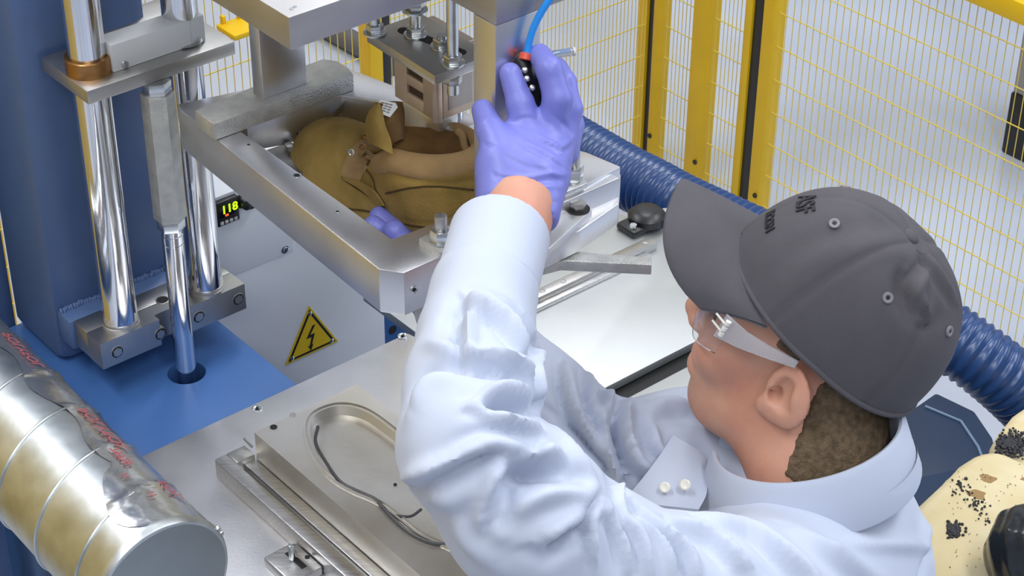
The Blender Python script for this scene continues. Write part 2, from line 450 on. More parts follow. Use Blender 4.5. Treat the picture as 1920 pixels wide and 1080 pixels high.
# base with a bored hole: ring of quads round the hole, then outer walls
rod = M(350, 699, tz); RA, RB = rod[0], rod[1]
def holed_block(s, a0, a1, b0, b1, z0, z1, ca, cb, r, n=48):
    bm = s.bm
    ring = [(ca+r*math.cos(2*math.pi*i/n), cb+r*math.sin(2*math.pi*i/n)) for i in range(n)]
    def sq(x, y):
        dx, dy = x-ca, y-cb; k = 1e9
        if dx > 1e-9: k = min(k, (a1-ca)/dx)
        if dx < -1e-9: k = min(k, (a0-ca)/dx)
        if dy > 1e-9: k = min(k, (b1-cb)/dy)
        if dy < -1e-9: k = min(k, (b0-cb)/dy)
        return ca+dx*k, cb+dy*k
    inn = [bm.verts.new(Vector(w(x, y, z1))) for x, y in ring]; low = [bm.verts.new(Vector(w(x, y, z0))) for x, y in ring]
    angs = [math.atan2(y-cb, x-ca) for x in (a0, a1) for y in (b0, b1)]
    out = [bm.verts.new(Vector(w(*sq(x, y), z1))) for x, y in ring]
    # snap the nearest ones to the corners
    for x in (a0, a1):
        for y in (b0, b1):
            pv = Vector(w(x, y, z1)); v = min(out, key=lambda q: (q.co-pv).length); v.co = pv
    lo = [bm.verts.new(v.co-Vector((0, 0, z1-z0))) for v in out]
    for i in range(n):
        j = (i+1) % n
        bm.faces.new((inn[i], inn[j], out[j], out[i])); bm.faces.new((inn[i], low[i], low[j], inn[j])); bm.faces.new((out[i], out[j], lo[j], lo[i]))
    bmesh.ops.recalc_face_normals(bm, faces=bm.faces[:])
    return s
bs = holed_block(S(), -.47, -.205, -.49, -.150, .45, tz, RA, RB, .0235).build('base', m_bluebase, t)
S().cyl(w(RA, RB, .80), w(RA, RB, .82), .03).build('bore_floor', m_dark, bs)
# rounded flank of the base towards the duct
S().poly_prism([w(-.47, -.70, tz+.001), w(-.412, -.70, tz+.001), w(-.412, -.12, tz+.001), w(-.47, -.12, tz+.001)], .5, .02).build('flank', m_bluebase, t)
S().box(-.408, -.236, -.50, -.375, tz, 2.0, .018).build('column', m_blue, t)
S().box(-.52, -.40, -1.1, -.49, .3, 2.0, .02).build('side_wall', m_blue, t)
S().box(-.402, -.236, -.380, -.347, 1.095, 1.1375, .004).build('mounting_ledge', m_blue, t)
wl = S()
for i in range(46):
    a = -.398+.16*i/45; wl.lathe(w(a, -.3735+RNG.normal()*.0006, 1.1375+RNG.normal()*.0006), A_*1+B_*.3, [(-.003, .0005), (-.0015, .0042), (.001, .0046), (.003, .0008)], 8)
wl = wl.build('weld_bead', m_blue, t); wl['kind'] = 'stuff'
# blue foot right of the cabinet
fz = 1.04; fq = M(735, 618, fz)
ftx = MB_(722, 600, -.385)[0]
ft = S().box(ftx+.001, ftx+.22, -.62, -.389, .3, 1.03, .003).build('right_foot', m_bluebase, t)
fq = MB_(736, 618, -.389)
S().cyl(w(fq[0], -.3895, fq[2]), w(fq[0], -.3882, fq[2]), .0066, 20).build('bore_hole', m_dark, ft)

# ------------------------------------------------------------------ guide columns, clamp block, piston rod
zc0, zc1 = 1.1015, 1.1385
c1 = (M(228, 592, zc1)[0]-.0085, -.306); c2 = (M(383, 530, zc1)[0]-.005, -.304)
RC = .0208
for k, (a, b) in enumerate((c1, c2)):
    t = thing('guide_column', w(a, b, zc1), ('polished steel guide column with bronze bush, left of the hex coupling', 'polished steel guide column half behind the frame, right of the hex coupling')[k], 'column')
    S().cyl(w(a, b, zc0+.001), w(a, b, 2.0), RC, 64).build('shaft', m_chrome, t)
    S().lathe(w(a, b, zc1), Z_, [(0, RC+.0016), (.004, RC+.0016), (.0045, RC+.0006), (.006, RC+.0006), (.0065, RC+.0014), (.008, RC+.0012)], 64).build('collar_ring', m_steel, t)
t = thing('clamp_block', w(-.2955, -.314, zc0), 'steel split clamp block bolted to the blue column, holding both columns', 'block')
bfr, bbk, bsp = -.283, -.346, -.3145
S().box(-.397, -.194, bbk, bsp-.0006, zc0, zc1, .001).build('rear_half', m_steel, t)
# front half with a notch for the rod, made of two blocks and a web
fh = S()
fh.poly_prism([w(x, y, zc1) for x, y in ((-.397, bsp+.0006), (-.194, bsp+.0006), (-.194, bfr), (RA+.021, bfr), (RA+.021, bfr-.012), (RA-.021, bfr-.012), (RA-.021, bfr), (-.397, bfr))], zc1-zc0, 0)
fh = fh.build('front_half', m_steel, t)
def bolt_hole(px, py, parent, r=.0088):
    q = MB_(px, py, bfr)
    c = w(q[0], bfr, q[2])
    S().lathe(c-B_*.0002, B_, [(-.008, r), (.0004, r), (.0006, r-.0012), (-.007, r-.0012), (-.0072, .0001)], 28).build('counterbore', m_steel, parent)
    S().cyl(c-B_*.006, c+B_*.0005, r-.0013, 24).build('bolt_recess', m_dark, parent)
    S().cyl(c-B_*.004, c+B_*.0015, r-.0026, hexa=True).build('bolt_head', m_steel, parent)
for px, py in ((220, 660), (301, 626), (373, 594), (447, 561)): bolt_hole(px, py, fh)
hq = M(305, 563, zc1)
S().lathe(w(hq[0], hq[1], zc1), Z_, [(-.004, .0085), (.0006, .0085), (.0008, .007), (.0002, .0068), (.0001, .0001)], 28).build('top_counterbore', m_steel, t)
S().cyl(w(hq[0], hq[1], zc1-.004), w(hq[0], hq[1], zc1+.0007), .0066, 20).build('top_bore', m_dark, t)
# piston rod with couplers
rr = .0125
zz = lambda row: ZV(w(RA, RB, 0), row)
t = thing('piston_rod', w(RA, RB, .82), 'slim polished piston rod with long hexagonal coupling, running into the blue base', 'piston rod')
S().cyl(w(RA, RB, .821), w(RA, RB, zz(455)), rr, 40).build('rod', m_chrome, t)
S().lathe(w(RA, RB, zz(455)), Z_, [(0, rr-.0006), (.002, rr-.0006), (.0025, rr), (.012, rr), (.0125, rr-.0008), (zz(425)-zz(455), rr-.0008)], 40).build('wrench_flat_neck', m_chrome, t)
S().cyl(w(RA, RB, zz(427)), w(RA, RB, zz(408)), .0165, hexa=True, bevel=.001).build('lock_nut', m_zinc, t)
S().cyl(w(RA, RB, zz(408)), w(RA, RB, zz(172)), .0192, hexa=True, bevel=.0012).build('hex_coupling', m_cast, t)
S().cyl(w(RA, RB, zz(172)), w(RA, RB, zz(150)), .0165, hexa=True, bevel=.001).build('top_nut', m_zinc, t)

# ------------------------------------------------------------------ upper guide plate with bush and cover box
zp = zz(150)+.0165
g1, g2, g3 = M(78, 107, zp), M(163, 172, zp), M(438, 76, zp)
t = thing('guide_plate', w(g2[0], g2[1], zp-.016), 'grey steel guide plate sliding on the polished columns', 'plate')
S().poly_prism([w(*x, zp) for x in ((g2[0], g1[1]), (g3[0], g1[1]), (g3[0], g2[1]+.001), (g2[0], g2[1]))], .0165, .001).build('plate', m_steel, t)
S().poly_prism([w(*x, zp+.001) for x in ((g2[0]+.052, g1[1]-.043), (g3[0]+.01, g1[1]-.043), (g3[0]+.01, g1[1]+.001), (g2[0]+.052, g1[1]+.001))], .0165, .001).build('rear_plate', m_steel, t)
S().lathe(w(*c1, zp), Z_, [(0, RC+.005), (.0185, RC+.005), (.0195, RC+.004), (.0195, RC+.0003), (0, RC+.0003)], 64).build('bronze_bush', m_bronze, t, label='bronze bush')
S().lathe(w(*c2, zp), Z_, [(0, RC+.002), (.002, RC+.005), (.003, RC+.001), (.003, RC+.0003), (0, RC+.0003)], 64).build('steel_bush', m_steel, t)
k1, k2, k3 = M(213, 137, zp), M(390, 80, zp), M(178, 113, zp)
zk = zp+.0335
cb_ = S().box(k1[0], k2[0], k1[1]-.030, k1[1], zp, zk, .0016).build('cover_box', m_greybox, t, label='light grey cover box')
for px, py in ((234, 121), (372, 76)):
    q = MB_(px, py, k1[1]); c = w(q[0], k1[1], q[2])
    S().lathe(c, B_, [(0, .0048), (.0018, .0042), (.0024, .002)], 20).build('screw', m_zinc, cb_)
q = MA_(186, 101, k1[0]); c = w(k1[0], q[1], q[2])
S().lathe(c, -A_, [(0, .0062), (.0012, .0062), (.0014, .0046), (.0004, .0044), (.0004, .0001)], 24).build('end_plug', m_steel, cb_)
# spring behind the box
sp = M(241, 32, zp+.001); pts = [w(sp[0]+.0115*math.cos(th), sp[1]-.005+.0115*math.sin(th), zp+.004+.0088*th/(2*math.pi)) for th in np.linspace(0, 2*math.pi*12, 12*20)]
t = tag(S().tube(pts, .0024, 8).build('coil_spring', mat('dark_spring_steel', (.20, .17, .11), 1, .35), smooth=60), 'dark coil spring standing on the guide plate behind the cover box', 'spring')

# ------------------------------------------------------------------ control cabinet
bc = -.385; ctr = MB_(722, 600, bc)
t = thing('control_cabinet', w(-.05, bc, .2), 'light grey control cabinet behind the frame, with warning sign and controller', 'cabinet')
zt_ = MB_(402, 374, bc)[2]+.002
cl, cr = -.2035, ctr[0]
S().box(cl, cr, bc-.11, bc, .2, zt_, .003).build('body', m_white, t)
pn = MB_(549, 470, bc)
S().box(cl+.01, pn[0], bc-.001, bc+.0012, pn[2], zt_-.006, .0008).build('front_panel', m_white, t)
q = MB_(534, 467, bc)
S().lathe(w(q[0], bc+.0012, q[2]), B_, [(0, .0058), (.0006, .0058), (.0010, .0040), (.0026, .0034), (.003, .001)], 24).build('panel_screw', m_zinc, t)
# temperature controller 1/16 DIN
k0, k1_ = MB_(399, 379, bc), MB_(440, 361, bc); kb = MB_(406, 424, bc)
ca, cw = (k0[0]+k1_[0])/2, (k1_[0]-k0[0])/2; ctop = (k0[2]+k1_[2])/2; ch = ctop-kb[2]-.002
cp = S().box(ca-cw, ca+cw, bc, bc+.008, ctop-ch, ctop, .0012).build('temperature_controller', m_black, t)
S().box(ca-cw*.84, ca+cw*.86, bc+.0078, bc+.0086, ctop-ch*.66, ctop-ch*.14, .0003).build('display_window', mat('display_black', (.008, .006, .004), 0, .15), cp)
def emit(name, c, s):
    mt = mat(name, (0, 0, 0)); p = mt.node_tree.nodes['Principled BSDF']
    p.inputs['Emission Color'].default_value = (*c, 1); p.inputs['Emission Strength'].default_value = s; return mt
fn = lambda x, y, h: w(ca+cw*.12+x, bc+.0088+h, ctop-ch*.36+y)
text_bm('118', .0165, .0002, fn, .0004).build('digits', emit('green_digits', (.62, 1, .0), 1.6), cp, smooth=0)
S().box(ca-cw*.32, ca-cw*.02, bc+.0086, bc+.0092, ctop-ch*.63, ctop-ch*.55, .0002).build('red_indicator', emit('red_lamp', (1, .08, .02), 2.5), cp)
for k in range(4):
    x = ca-cw*.66+k*cw*.42
    S().box(x-cw*.15, x+cw*.15, bc+.0078, bc+.0098, ctop-ch*.93, ctop-ch*.80, .0008).build('button', mat('button_grey', (.55, .55, .55)) if k == 0 else bpy.data.materials['button_grey'], cp)
# rotary switch right of it
q = MB_(452, 375, bc); 
S().lathe(w(q[0], bc, q[2]), B_, [(0, .010), (.004, .010), (.005, .008), (.016, .0075), (.017, .006)], 24).build('selector_switch', m_black, t)
S().box(q[0]+.004, q[0]+.022, bc+.006, bc+.014, q[2]-.010, q[2]-.002, .001).build('switch_lever', m_black, t)
# warning sign
s1, s2, s3 = MB_(580, 573, bc), MB_(535, 688, bc), MB_(633, 635, bc)
zb = (s2[2]+s3[2])/2; cx = (s2[0]+s3[0])/2; hw = (s3[0]-s2[0])/2; zh = s1[2]
def tri(k, y0, y1, mt, nm, par, dz=0):
    c = (zh*1+zb*2)/3
    pts = [w(cx+(p[0]-cx)*k, bc+y1, c+(p[1]-c)*k) for p in ((cx, zh), (cx-hw, zb), (cx+hw, zb))]
    return S().poly_prism(pts, y1-y0, 0, -B_).build(nm, mt, par, smooth=0)
sg = tri(1.0, 0, .0012, m_sign, 'warning_sign', t); sg['label'] = 'yellow triangular high voltage warning sign'
tri(.90, .001, .0014, m_black, 'black_border', sg); tri(.76, .0012, .0017, m_sign, 'yellow_field', sg)
u_ = hw*.115; hgt = zh-zb; c0 = zb+hgt*.36
bolt = [(.6, 3.6), (-1.7, -.1), (.1, -.1), (-.75, -3.0), (-1.35, -2.7), (-.4, -4.6), (.55, -2.6), (-.05, -2.9), (1.2, .75), (-.45, .75), (1.6, 3.6)]
tb = S(); 
vs = [w(cx+x*u_*.95, bc+.0021, c0+y*u_*.95) for x, y in bolt]
tb.poly_prism(vs, .0006, 0, -B_); tb.build('lightning_arrow', m_black, sg, smooth=0)
for p in ((cx, zh-.012), (cx-hw+.011, zb+.006), (cx+hw-.011, zb+.006)):
    S().lathe(w(p[0], bc+.001, p[1]), B_, [(0, .0034), (.001, .0034), (.0022, .002), (.0024, .0004)], 16).build('rivet', m_zinc, sg)

# ------------------------------------------------------------------ machine table
t = thing('machine_table', w(-.2, .1, 0), 'bright aluminium machine table plate under the sole mould', 'table')
e1, e2, e3 = M(270, 860, tx), M(757, 619, tx), M(787, 640, tx)
S().poly_prism([w(*p, tx) for p in ((-.47, -.150), (e2[0], -.150), (e3[0]+.004, e3[1]), (e3[0]+.004, .36), (-.47, .36))], .022, .0012).build('table_top', m_alu, t)
S().box(-.44, -.07, -.12, .33, .0, tx-.022, .004).build('pedestal', m_blue, t)
for px, py in ((755, 630), (482, 766)):
    q = M(px, py, tx)
    S().lathe(w(q[0], q[1], tx-.001), Z_, [(0, .0062), (.0018, .0062), (.0022, .0052), (.0014, .0034), (.0013, .0001)], 24).build('countersunk_screw', m_zinc, t)
    S().cyl(w(q[0], q[1], tx), w(q[0], q[1], tx+.0016), .0021, hexa=True).build('socket', m_dark, t)
# right hand sheet, rail and black seal
t = thing('side_table', w(.15, .05, 0), 'shiny galvanized sheet table right of the press, behind the face', 'table')
s1_, s2_, s3_ = M(985, 612, tx), M(1240, 448, tx), M(1310, 640, tx)
b_gap = (M(1165, 712, tx)[1]+M(1310, 636, tx)[1])/2
qa, qb = M(1115, 386, tx), M(1262, 434, tx)
S().poly_prism([w(*p, tx) for p in ((e3[0]+.008, qa[1]-.03), (qa[0], qa[1]), (qb[0], qb[1]), (qb[0]+.02, qb[1]+.02), (qb[0]+.02, b_gap), (e3[0]+.008, b_gap))], .012, .001).build('sheet', m_sheet, t)
S().poly_prism([w(*p, tx) for p in ((e3[0]+.008, b_gap+.032), (.30, b_gap+.032), (.30, b_gap+.22), (e3[0]+.008, b_gap+.22))], .012, .001).build('front_sheet', m_sheet, t)
S().box(e3[0]+.008, .33, b_gap-.002, b_gap+.034, tx-.03, tx-.014, .001).build('black_channel', m_dark, t, label='black gap strip')
S().box(.03, .28, -.14, .28, 0, tx-.031, .004).build('stand', m_blue, t)
t = thing('slide_rail', PZ(1100, 530, tx), 'narrow steel slide rail with screw holes on the galvanized sheet', 'rail')
r1, r2 = M(1000, 572, tx+.012), M(1225, 450, tx+.012)
rb = (r1[1]+r2[1])/2
S().box(r1[0]-.06, r2[0], rb-.016, rb+.0, tx, tx+.013, .0008).build('rail_bar', m_steel, t)
S().box(r1[0]-.06, r2[0]-.02, rb+.0, rb+.010, tx, tx+.006, .0008).build('rail_flange', m_alu_b, t)
for px, py in ((1021, 548), (1059, 529), (1205, 452)):
    q = M(px, py, tx+.013); c = w(q[0], rb-.008, tx+.013)
    S().lathe(c, Z_, [(-.001, .004), (.0005, .004), (.0006, .003), (.0001, .0028), (.00005, .0001)], 18).build('rail_screw', m_steel, t)

# ------------------------------------------------------------------ sole mould on the table
zm = 1.0695+.058
e = M(477, 811, zm); e_r = M(665, 716, zm); ma, mb_ = e[0], e[1]
maR = e_r[0]
t = thing('sole_mould', w((ma+maR)/2, mb_+.15, tx), 'aluminium shoe sole mould with sole shaped cavity lying on the table', 'mould')
# sole outline in pixels on the top face, closed by symmetry off under the arm
ol_px = [(598, 880), (576, 845), (568, 810), (574, 782), (596, 765), (630, 755), (665, 757), (700, 770), (742, 800), (790, 840), (850, 890), (920, 945), (985, 1005), (1012, 1050), (1000, 1085), (955, 1085), (905, 1060), (860, 1040), (822, 1023), (782, 1004), (745, 975), (705, 945), (660, 925), (625, 905)]
ol = [M(x, y, zm)[:2] for x, y in ol_px]
cen = np.mean(ol, 0)
oc = np.array([p[:2] for p in catmull([V3(*p, 0) for p in ol], 5, True)])
mbE = .355
def outer_of(p, a0, a1, b0, b1):
    d = p-cen; k = 1e9
    for ax, (l0, l1) in enumerate(((a0, a1), (b0, b1))):
        if d[ax] > 1e-9: k = min(k, (l1-cen[ax])/d[ax])
        if d[ax] < -1e-9: k = min(k, (l0-cen[ax])/d[ax])
    return cen+d*k
blk = S(); bm = blk.bm; n = len(oc)
def offs(r):  # grow/shrink outline by r
    tg = np.roll(oc, -1, 0)-np.roll(oc, 1, 0); nn_ = np.stack([tg[:, 1], -tg[:, 0]], 1); nn_ /= np.linalg.norm(nn_, axis=1)[:, None]
    s_ = np.sign(((oc-cen)*nn_).sum()); return oc+nn_*s_*r
lv = [(offs(.0), zm), (offs(-.0005), zm+.0022), (offs(-.0028), zm+.0024), (offs(-.0032), zm-.001), (offs(-.0058), zm-.001), (offs(-.006), zm+.0012), (offs(-.0078), zm+.0012), (offs(-.0085), zm-.012), (offs(-.0125), zm-.0125)]
rings = [[bm.verts.new(Vector(w(*p, z))) for p in ps] for ps, z in lv]
outp = [outer_of(p, ma, maR, mb_, mbE) for p in oc]
ot = [bm.verts.new(Vector(w(*p, zm))) for p in outp]
for x in (ma, maR):
    for y in (mb_, mbE):
        pv = Vector(w(x, y, zm)); v = min(ot, key=lambda q: (q.co-pv).length); v.co = pv
ob = [bm.verts.new(v.co-Vector((0, 0, zm-tx-.001))) for v in ot]
seq = [ob, ot]+rings
for q0, q1 in zip(seq[:-1], seq[1:]):
    for i in range(n):
        j = (i+1) % n
        try: bm.faces.new((q0[i], q0[j], q1[j], q1[i]))
        except ValueError: pass
bm.faces.new(rings[-1])
bmesh.ops.recalc_face_normals(bm, faces=bm.faces[:])
blk.build('mould_block', m_mould, t, smooth=30)
# thin flash line wandering off the cavity, small pin holes
fl = [PZ(x, y, zm+.0006) for x, y in ((742, 967), (770, 968), (790, 955))]
S().tube(catmull(fl, 6), .0016, 8).build('flash_strip', mat('dark_rubber', (.05, .05, .055), 0, .4), t)
rubber = bpy.data.materials['dark_rubber']
ln = [PZ(x, y, zm+.0015) for x, y in ((596, 800), (592, 830), (612, 868), (640, 905), (680, 925), (705, 938), (735, 970), (770, 1000), (810, 1018), (845, 1021))]
S().tube(catmull(ln, 8), .0020, 8).build('rubber_flash', rubber, t)
for px, py in ((513, 801),):
    q = PZ(px, py, zm); S().cyl(q-Z_*.002, q+Z_*.0006, .0042, 18).build('pin_hole', m_dark, t)
q = PZ(741, 909, zm-.0125); S().cyl(q, q+Z_*.001, .002, 10).build('vent_hole', m_dark, t)
q = PZ(549, 778, zm); S().cyl(q-Z_*.003, q+Z_*.0008, .0036, 18).build('edge_notch', m_steel, t)
# mould carrier with channel on its left
zb_ = tx+.026
f0 = M(402, 861, zb_); f1 = M(475, 829, zb_)
t2 = thing('mould_carrier', w(f0[0], mb_+.15, tx), 'stepped aluminium carrier rail left of the sole mould', 'carrier')
S().box(f0[0], f0[0]+.016, f0[1], mbE, tx, zb_, .0015).build('outer_wall', m_alu_b, t2)
S().box(f0[0]+.016, ma-.0006, f0[1]+.022, mbE, tx, tx+.012, .001).build('channel_floor', m_steel, t2)
S().box(f0[0]+.016, ma-.0006, f0[1], f0[1]+.022, tx, zb_, .0012).build('end_wall', m_steel, t2)
S().box(ma-.016, ma-.0008, f0[1]+.022, mbE, tx+.012, tx+.020, .0012).build('inner_step', m_alu_b, t2)
sp0 = PZ(470, 835, zb_+.004)
S().tube([PZ(458, 822, zb_+.006), PZ(473, 838, zb_+.002)], .0018, 6).build('pin', m_steel, t2)
# small clamp with stud at the bottom
q = M(552, 1062, tx); t3 = thing('stud_clamp', w(q[0], q[1], tx), 'small aluminium clamp with threaded stud at the bottom edge', 'clamp')
S().box(q[0]-.024, q[0]+.016, q[1]-.022, q[1]+.03, tx, tx+.012, .0015).build('clamp_body', m_alu_b, t3)
S().box(q[0]-.0035, q[0]+.0035, q[1]-.012, q[1]+.02, tx+.0118, tx+.0125, .0002).build('slot', m_dark, t3)
S().cyl(w(q[0]-.001, q[1], tx+.012), w(q[0]-.001, q[1], tx+.032), .0044, 20, bevel=.0008).build('stud', m_zinc, t3)
S().cyl(w(q[0]+.012, q[1]+.008, tx+.011), w(q[0]+.012, q[1]+.008, tx+.0125), .0028, 14).build('pin_hole', m_dark, t3)
# ------------------------------------------------------------------ clamping frame (the ring the boot hangs in)
zf = 1.4375; th = .0517
def ring_mesh(outer, inner, z1, z0):
    s = S(); bm = s.bm
    def loop(ps, z): return [bm.verts.new(Vector(w(*p, z))) for p in ps]
    o1, i1, o0, i0 = loop(outer, z1), loop(inner, z1), loop(outer, z0), loop(inner, z0); n = len(outer)
    fs = []
    for k in range(n):
        j = (k+1) % n
        fs += [bm.faces.new((o1[k], o1[j], i1[j], i1[k])), bm.faces.new((o0[k], i0[k], i0[j], o0[j])),
               bm.faces.new((o1[k], o0[k], o0[j], o1[j])), bm.faces.new((i1[k], i1[j], i0[j], i0[k]))]
    bmesh.ops.recalc_face_normals(bm, faces=bm.faces[:])
    es = [e for e in bm.edges if abs(e.verts[0].co.z-e.verts[1].co.z) < 1e-6 and len(e.link_faces) == 2 and abs(e.link_faces[0].normal.z-e.link_faces[1].normal.z) > .5]
    bmesh.ops.bevel(bm, geom=es, offset=.0022, segments=2, profile=.5, affect='EDGES')
    return s
P_ = lambda x, y: tuple(M(x, y, zf)[:2])
aL_ = P_(335, 205); a1 = P_(710, 505); a2 = P_(757, 512)
outer = [aL_, (aL_[0]+.006, aL_[1]-.012), P_(650, 126), (-.066, -.12), (-.045, .09), (-.006, .11), (-.006, a2[1]), a2, a1]
inner = [P_(440, 237), (P_(520, 205)[0]-.03, -.185), P_(640, 178), (-.104, -.11), (-.088, .05), (-.080, .110), (-.080, .122), P_(850, 404), P_(735, 447)]
t = thing('clamping_frame', w(-.15, 0, zf-th), 'rectangular aluminium clamping frame around the hanging boot', 'frame')
ring_mesh(outer, inner, zf, zf-th).build('ring', m_alu, t, smooth=25)
# inner corner plates and tray
S().poly_prism([w(*p, zf-.055) for p in ((-.262, -.185), (-.125, -.175), (-.095, -.10), (-.262, -.12))], .004, .0006).build('inner_tray', m_steel, t)
S().poly_prism([PZ(613, 222, zf-.01), PZ(668, 168, zf-.004), PZ(672, 195, zf-.03), PZ(618, 236, zf-.045)], .002, 0).build('corner_web', m_alu_b, t)
S().poly_prism([PZ(530, 268, zf-.05), PZ(595, 240, zf-.05), PZ(575, 212, zf-.03), PZ(520, 232, zf-.03)], .003, 0).build('inner_plate', m_alu_b, t)
for px, py in ((557, 329), (633, 397), (466, 272)):
    q = PZ(px, py, zf); r = .0045 if px == 557 else .0022
    S().lathe(q, Z_, [(-.001, r), (.0004, r), (.0006, r*.7), (.0001, r*.66), (0, .0001)], 18).build('tapped_hole', m_zinc, t)
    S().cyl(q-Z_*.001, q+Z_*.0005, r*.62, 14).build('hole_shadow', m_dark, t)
q = MB_(776, 543, a2[1]); c = w(q[0], a2[1], q[2])
S().lathe(c, B_, [(-.001, .0048), (.0008, .0048), (.001, .0036), (.0004, .0034), (.0003, .0001)], 20).build('front_screw', m_zinc, t)
S().cyl(c, c+B_*.0009, .0024, hexa=True).build('screw_socket', m_dark, t)
# bracket and bolt left of the cuff
def stud(c, parent, r=.0075, h=.03, washer=.0115, dark=True, ax=Z_):
    S().cyl(c, c+ax*.0016, washer, 28, bevel=.0004).build('washer', m_zinc, parent)
    S().cyl(c+ax*.0016, c+ax*(.0016+h*.42), r*1.45, hexa=True, bevel=.0006).build('nut', m_zinc, parent)
    S().cyl(c+ax*(.0016+h*.42), c+ax*h, r*.86, 20, bevel=.0008).build('stud_end', m_steel if dark else m_zinc, parent)
bq = [PZ(785, 447, zf+.008), PZ(857, 414, zf+.008), PZ(905, 395, zf+.008), PZ(935, 425, zf+.008), PZ(826, 474, zf+.008)]
t = thing('hold_down_clamp', bq[0], 'grey steel hold-down clamp on the frame left of the shirt cuff', 'clamp')
S().poly_prism(bq, .0085, .0008).build('clamp_plate', m_cast, t)
stud(PZ(827, 452, zf+.0085), t)
# crossbar and posts
zx = zf+.021
t = thing('crossbar', PZ(500, 190, zf), 'flat grey steel crossbar lying on the rear left of the frame', 'bar')
arc = [PZ(x, y, zx) for x, y in ((365, 207), (400, 233), (663, 139), (652, 126), (632, 114), (606, 110), (578, 120))]
S().poly_prism(arc, .0205, .0012).build('bar', m_cast, t)
for px, py in ((447, 238), (478, 225), (577, 186), (601, 177)):
    q = PZ(px, py, zf-.004); S().cyl(q, q+Z_*.0045, .0052, hexa=True).build('screw_head', m_zinc, t)
zpl = 1.666
t = tag(S().box(-.2225, -.164, -.183, -.163, zx, zpl, .001).build('support_post', m_alu), 'short aluminium post standing on the crossbar under the upper platen', 'post')
post_corner = PZ(928, 430, zf); pc = m(post_corner)
pA0 = M(893, 405, zf)
t = tag(S().box(pc[0], pc[0]+.056, pA0[1]-.002, pc[1], zf, zpl, .001).build('support_post', m_alu), 'tall aluminium post gripped by the raised gloved hand', 'post')
pl = M(545, 95, zpl); pz1 = ZV(PZ(545, 95, zpl), 33)
t = thing('upper_platen', w(pl[0], pl[1], zpl), 'thick aluminium upper platen at the top edge over the boot', 'platen')
S().box(pl[0], .12, pl[1]-.42, pl[1], zpl, pz1, .0014).build('platen_plate', m_platen, t)
S().box(pc[0], .12, pl[1]+.0005, pc[1]+.001, zpl+.0005, pz1, .0012).build('front_lug', m_platen, t)
for px, py in ((547, 17), (553, 13)):
    q = PZ(px, py, pz1); S().lathe(q, Z_, [(-.0005, .0024), (.0006, .0022), (.0008, .0002)], 14).build('dowel', m_zinc, t)

# ------------------------------------------------------------------ last holder: slotted plate, bolts, tan toggle box, last
zh_ = 1.5755
h1, h2 = M(681, 62, zh_), M(845, 131, zh_)
t = thing('last_holder', w(h1[0]+.05, (h1[1]+h2[1])/2, zh_), 'slotted steel plate with tan toggle box holding the last in the boot', 'holder')
hr = h1[0]+.075
pl_ = S().poly_prism([w(*p, zh_) for p in ((h1[0]+.004, h1[1]), (hr, h1[1]), (hr, h2[1]), (h1[0], h2[1]))], .0115, .0012).build('slotted_plate', m_steel, t)
# long slot
sa, sb = M(752, 58, zh_), M(868, 100, zh_)
sl_ = []
cs = [w(*M(757, 57, zh_)[:2], zh_+.0004), w(*M(863, 98, zh_)[:2], zh_+.0004)]
S().tube([cs[0], cs[1]], .0062, 16, flat=1).bm.free()
dirn = (cs[1]-cs[0])/np.linalg.norm(cs[1]-cs[0]); per = np.cross(Z_, dirn); cap = []
for i in range(13): th_ = math.pi/2+math.pi*i/12; cap.append(cs[0]+.0065*(math.cos(th_)*dirn+math.sin(th_)*per))
for i in range(13): th_ = -math.pi/2+math.pi*i/12; cap.append(cs[1]+.0065*(math.cos(th_)*dirn+math.sin(th_)*per))
S().poly_prism(cap, .003, 0).build('slot', m_dark, pl_, smooth=0)
def hanger(px, py, top, r=.0052, below=True, name='hanger_bolt'):
    c = PZ(px, py, zh_)
    o = S().cyl(c-Z_*(.034 if below else 0), c+Z_*top, r, 24).build(name, m_zinc, t)
    S().cyl(c, c+Z_*.002, .0125, 28, bevel=.0005).build('washer', m_zinc, o)
    S().cyl(c+Z_*.002, c+Z_*.0105, .0095, hexa=True, bevel=.0007).build('nut', m_zinc, o)
    if below:
        S().cyl(c-Z_*.0125, c-Z_*.022, .0095, hexa=True, bevel=.0007).build('lower_nut', m_zinc, o)
    return o, c
o, c = hanger(849, 119, zpl-zh_-.0006, .0062)
S().cyl(w(*m(c)[:2], zpl-.010), w(*m(c)[:2], zpl-.0005), .0095, hexa=True).build('upper_nut', m_zinc, o)
o, c = hanger(703, 62, .022, .006, False)
o, c = hanger(779, 66, .050, .006, False)
S().cyl(c+Z_*.030, c+Z_*.040, .0105, hexa=True, bevel=.0007).build('upper_nut', m_zinc, o)
S().cyl(c+Z_*.028, c+Z_*.030, .0135, 28).build('washer', m_zinc, o)
o, c = hanger(829, 88, .014, .0055, False)
# toggle box: side plates with windows, body, shaft
xa = -.130
bt, b0_, b1_ = MA_(806, 150, xa), MA_(737, 110, xa), MA_(807, 222, xa)
zlow = b1_[2]; ztop = zh_-.0118
bl = MA_(741, 190, xa)[1]; br = MA_(823, 220, xa)[1]
bx = S()
bx.box(xa+.004, xa+.052, bl+.003, br-.003, zlow+.002, ztop, .002)
bx = bx.build('toggle_box', m_tan, t, label='tan toggle box')
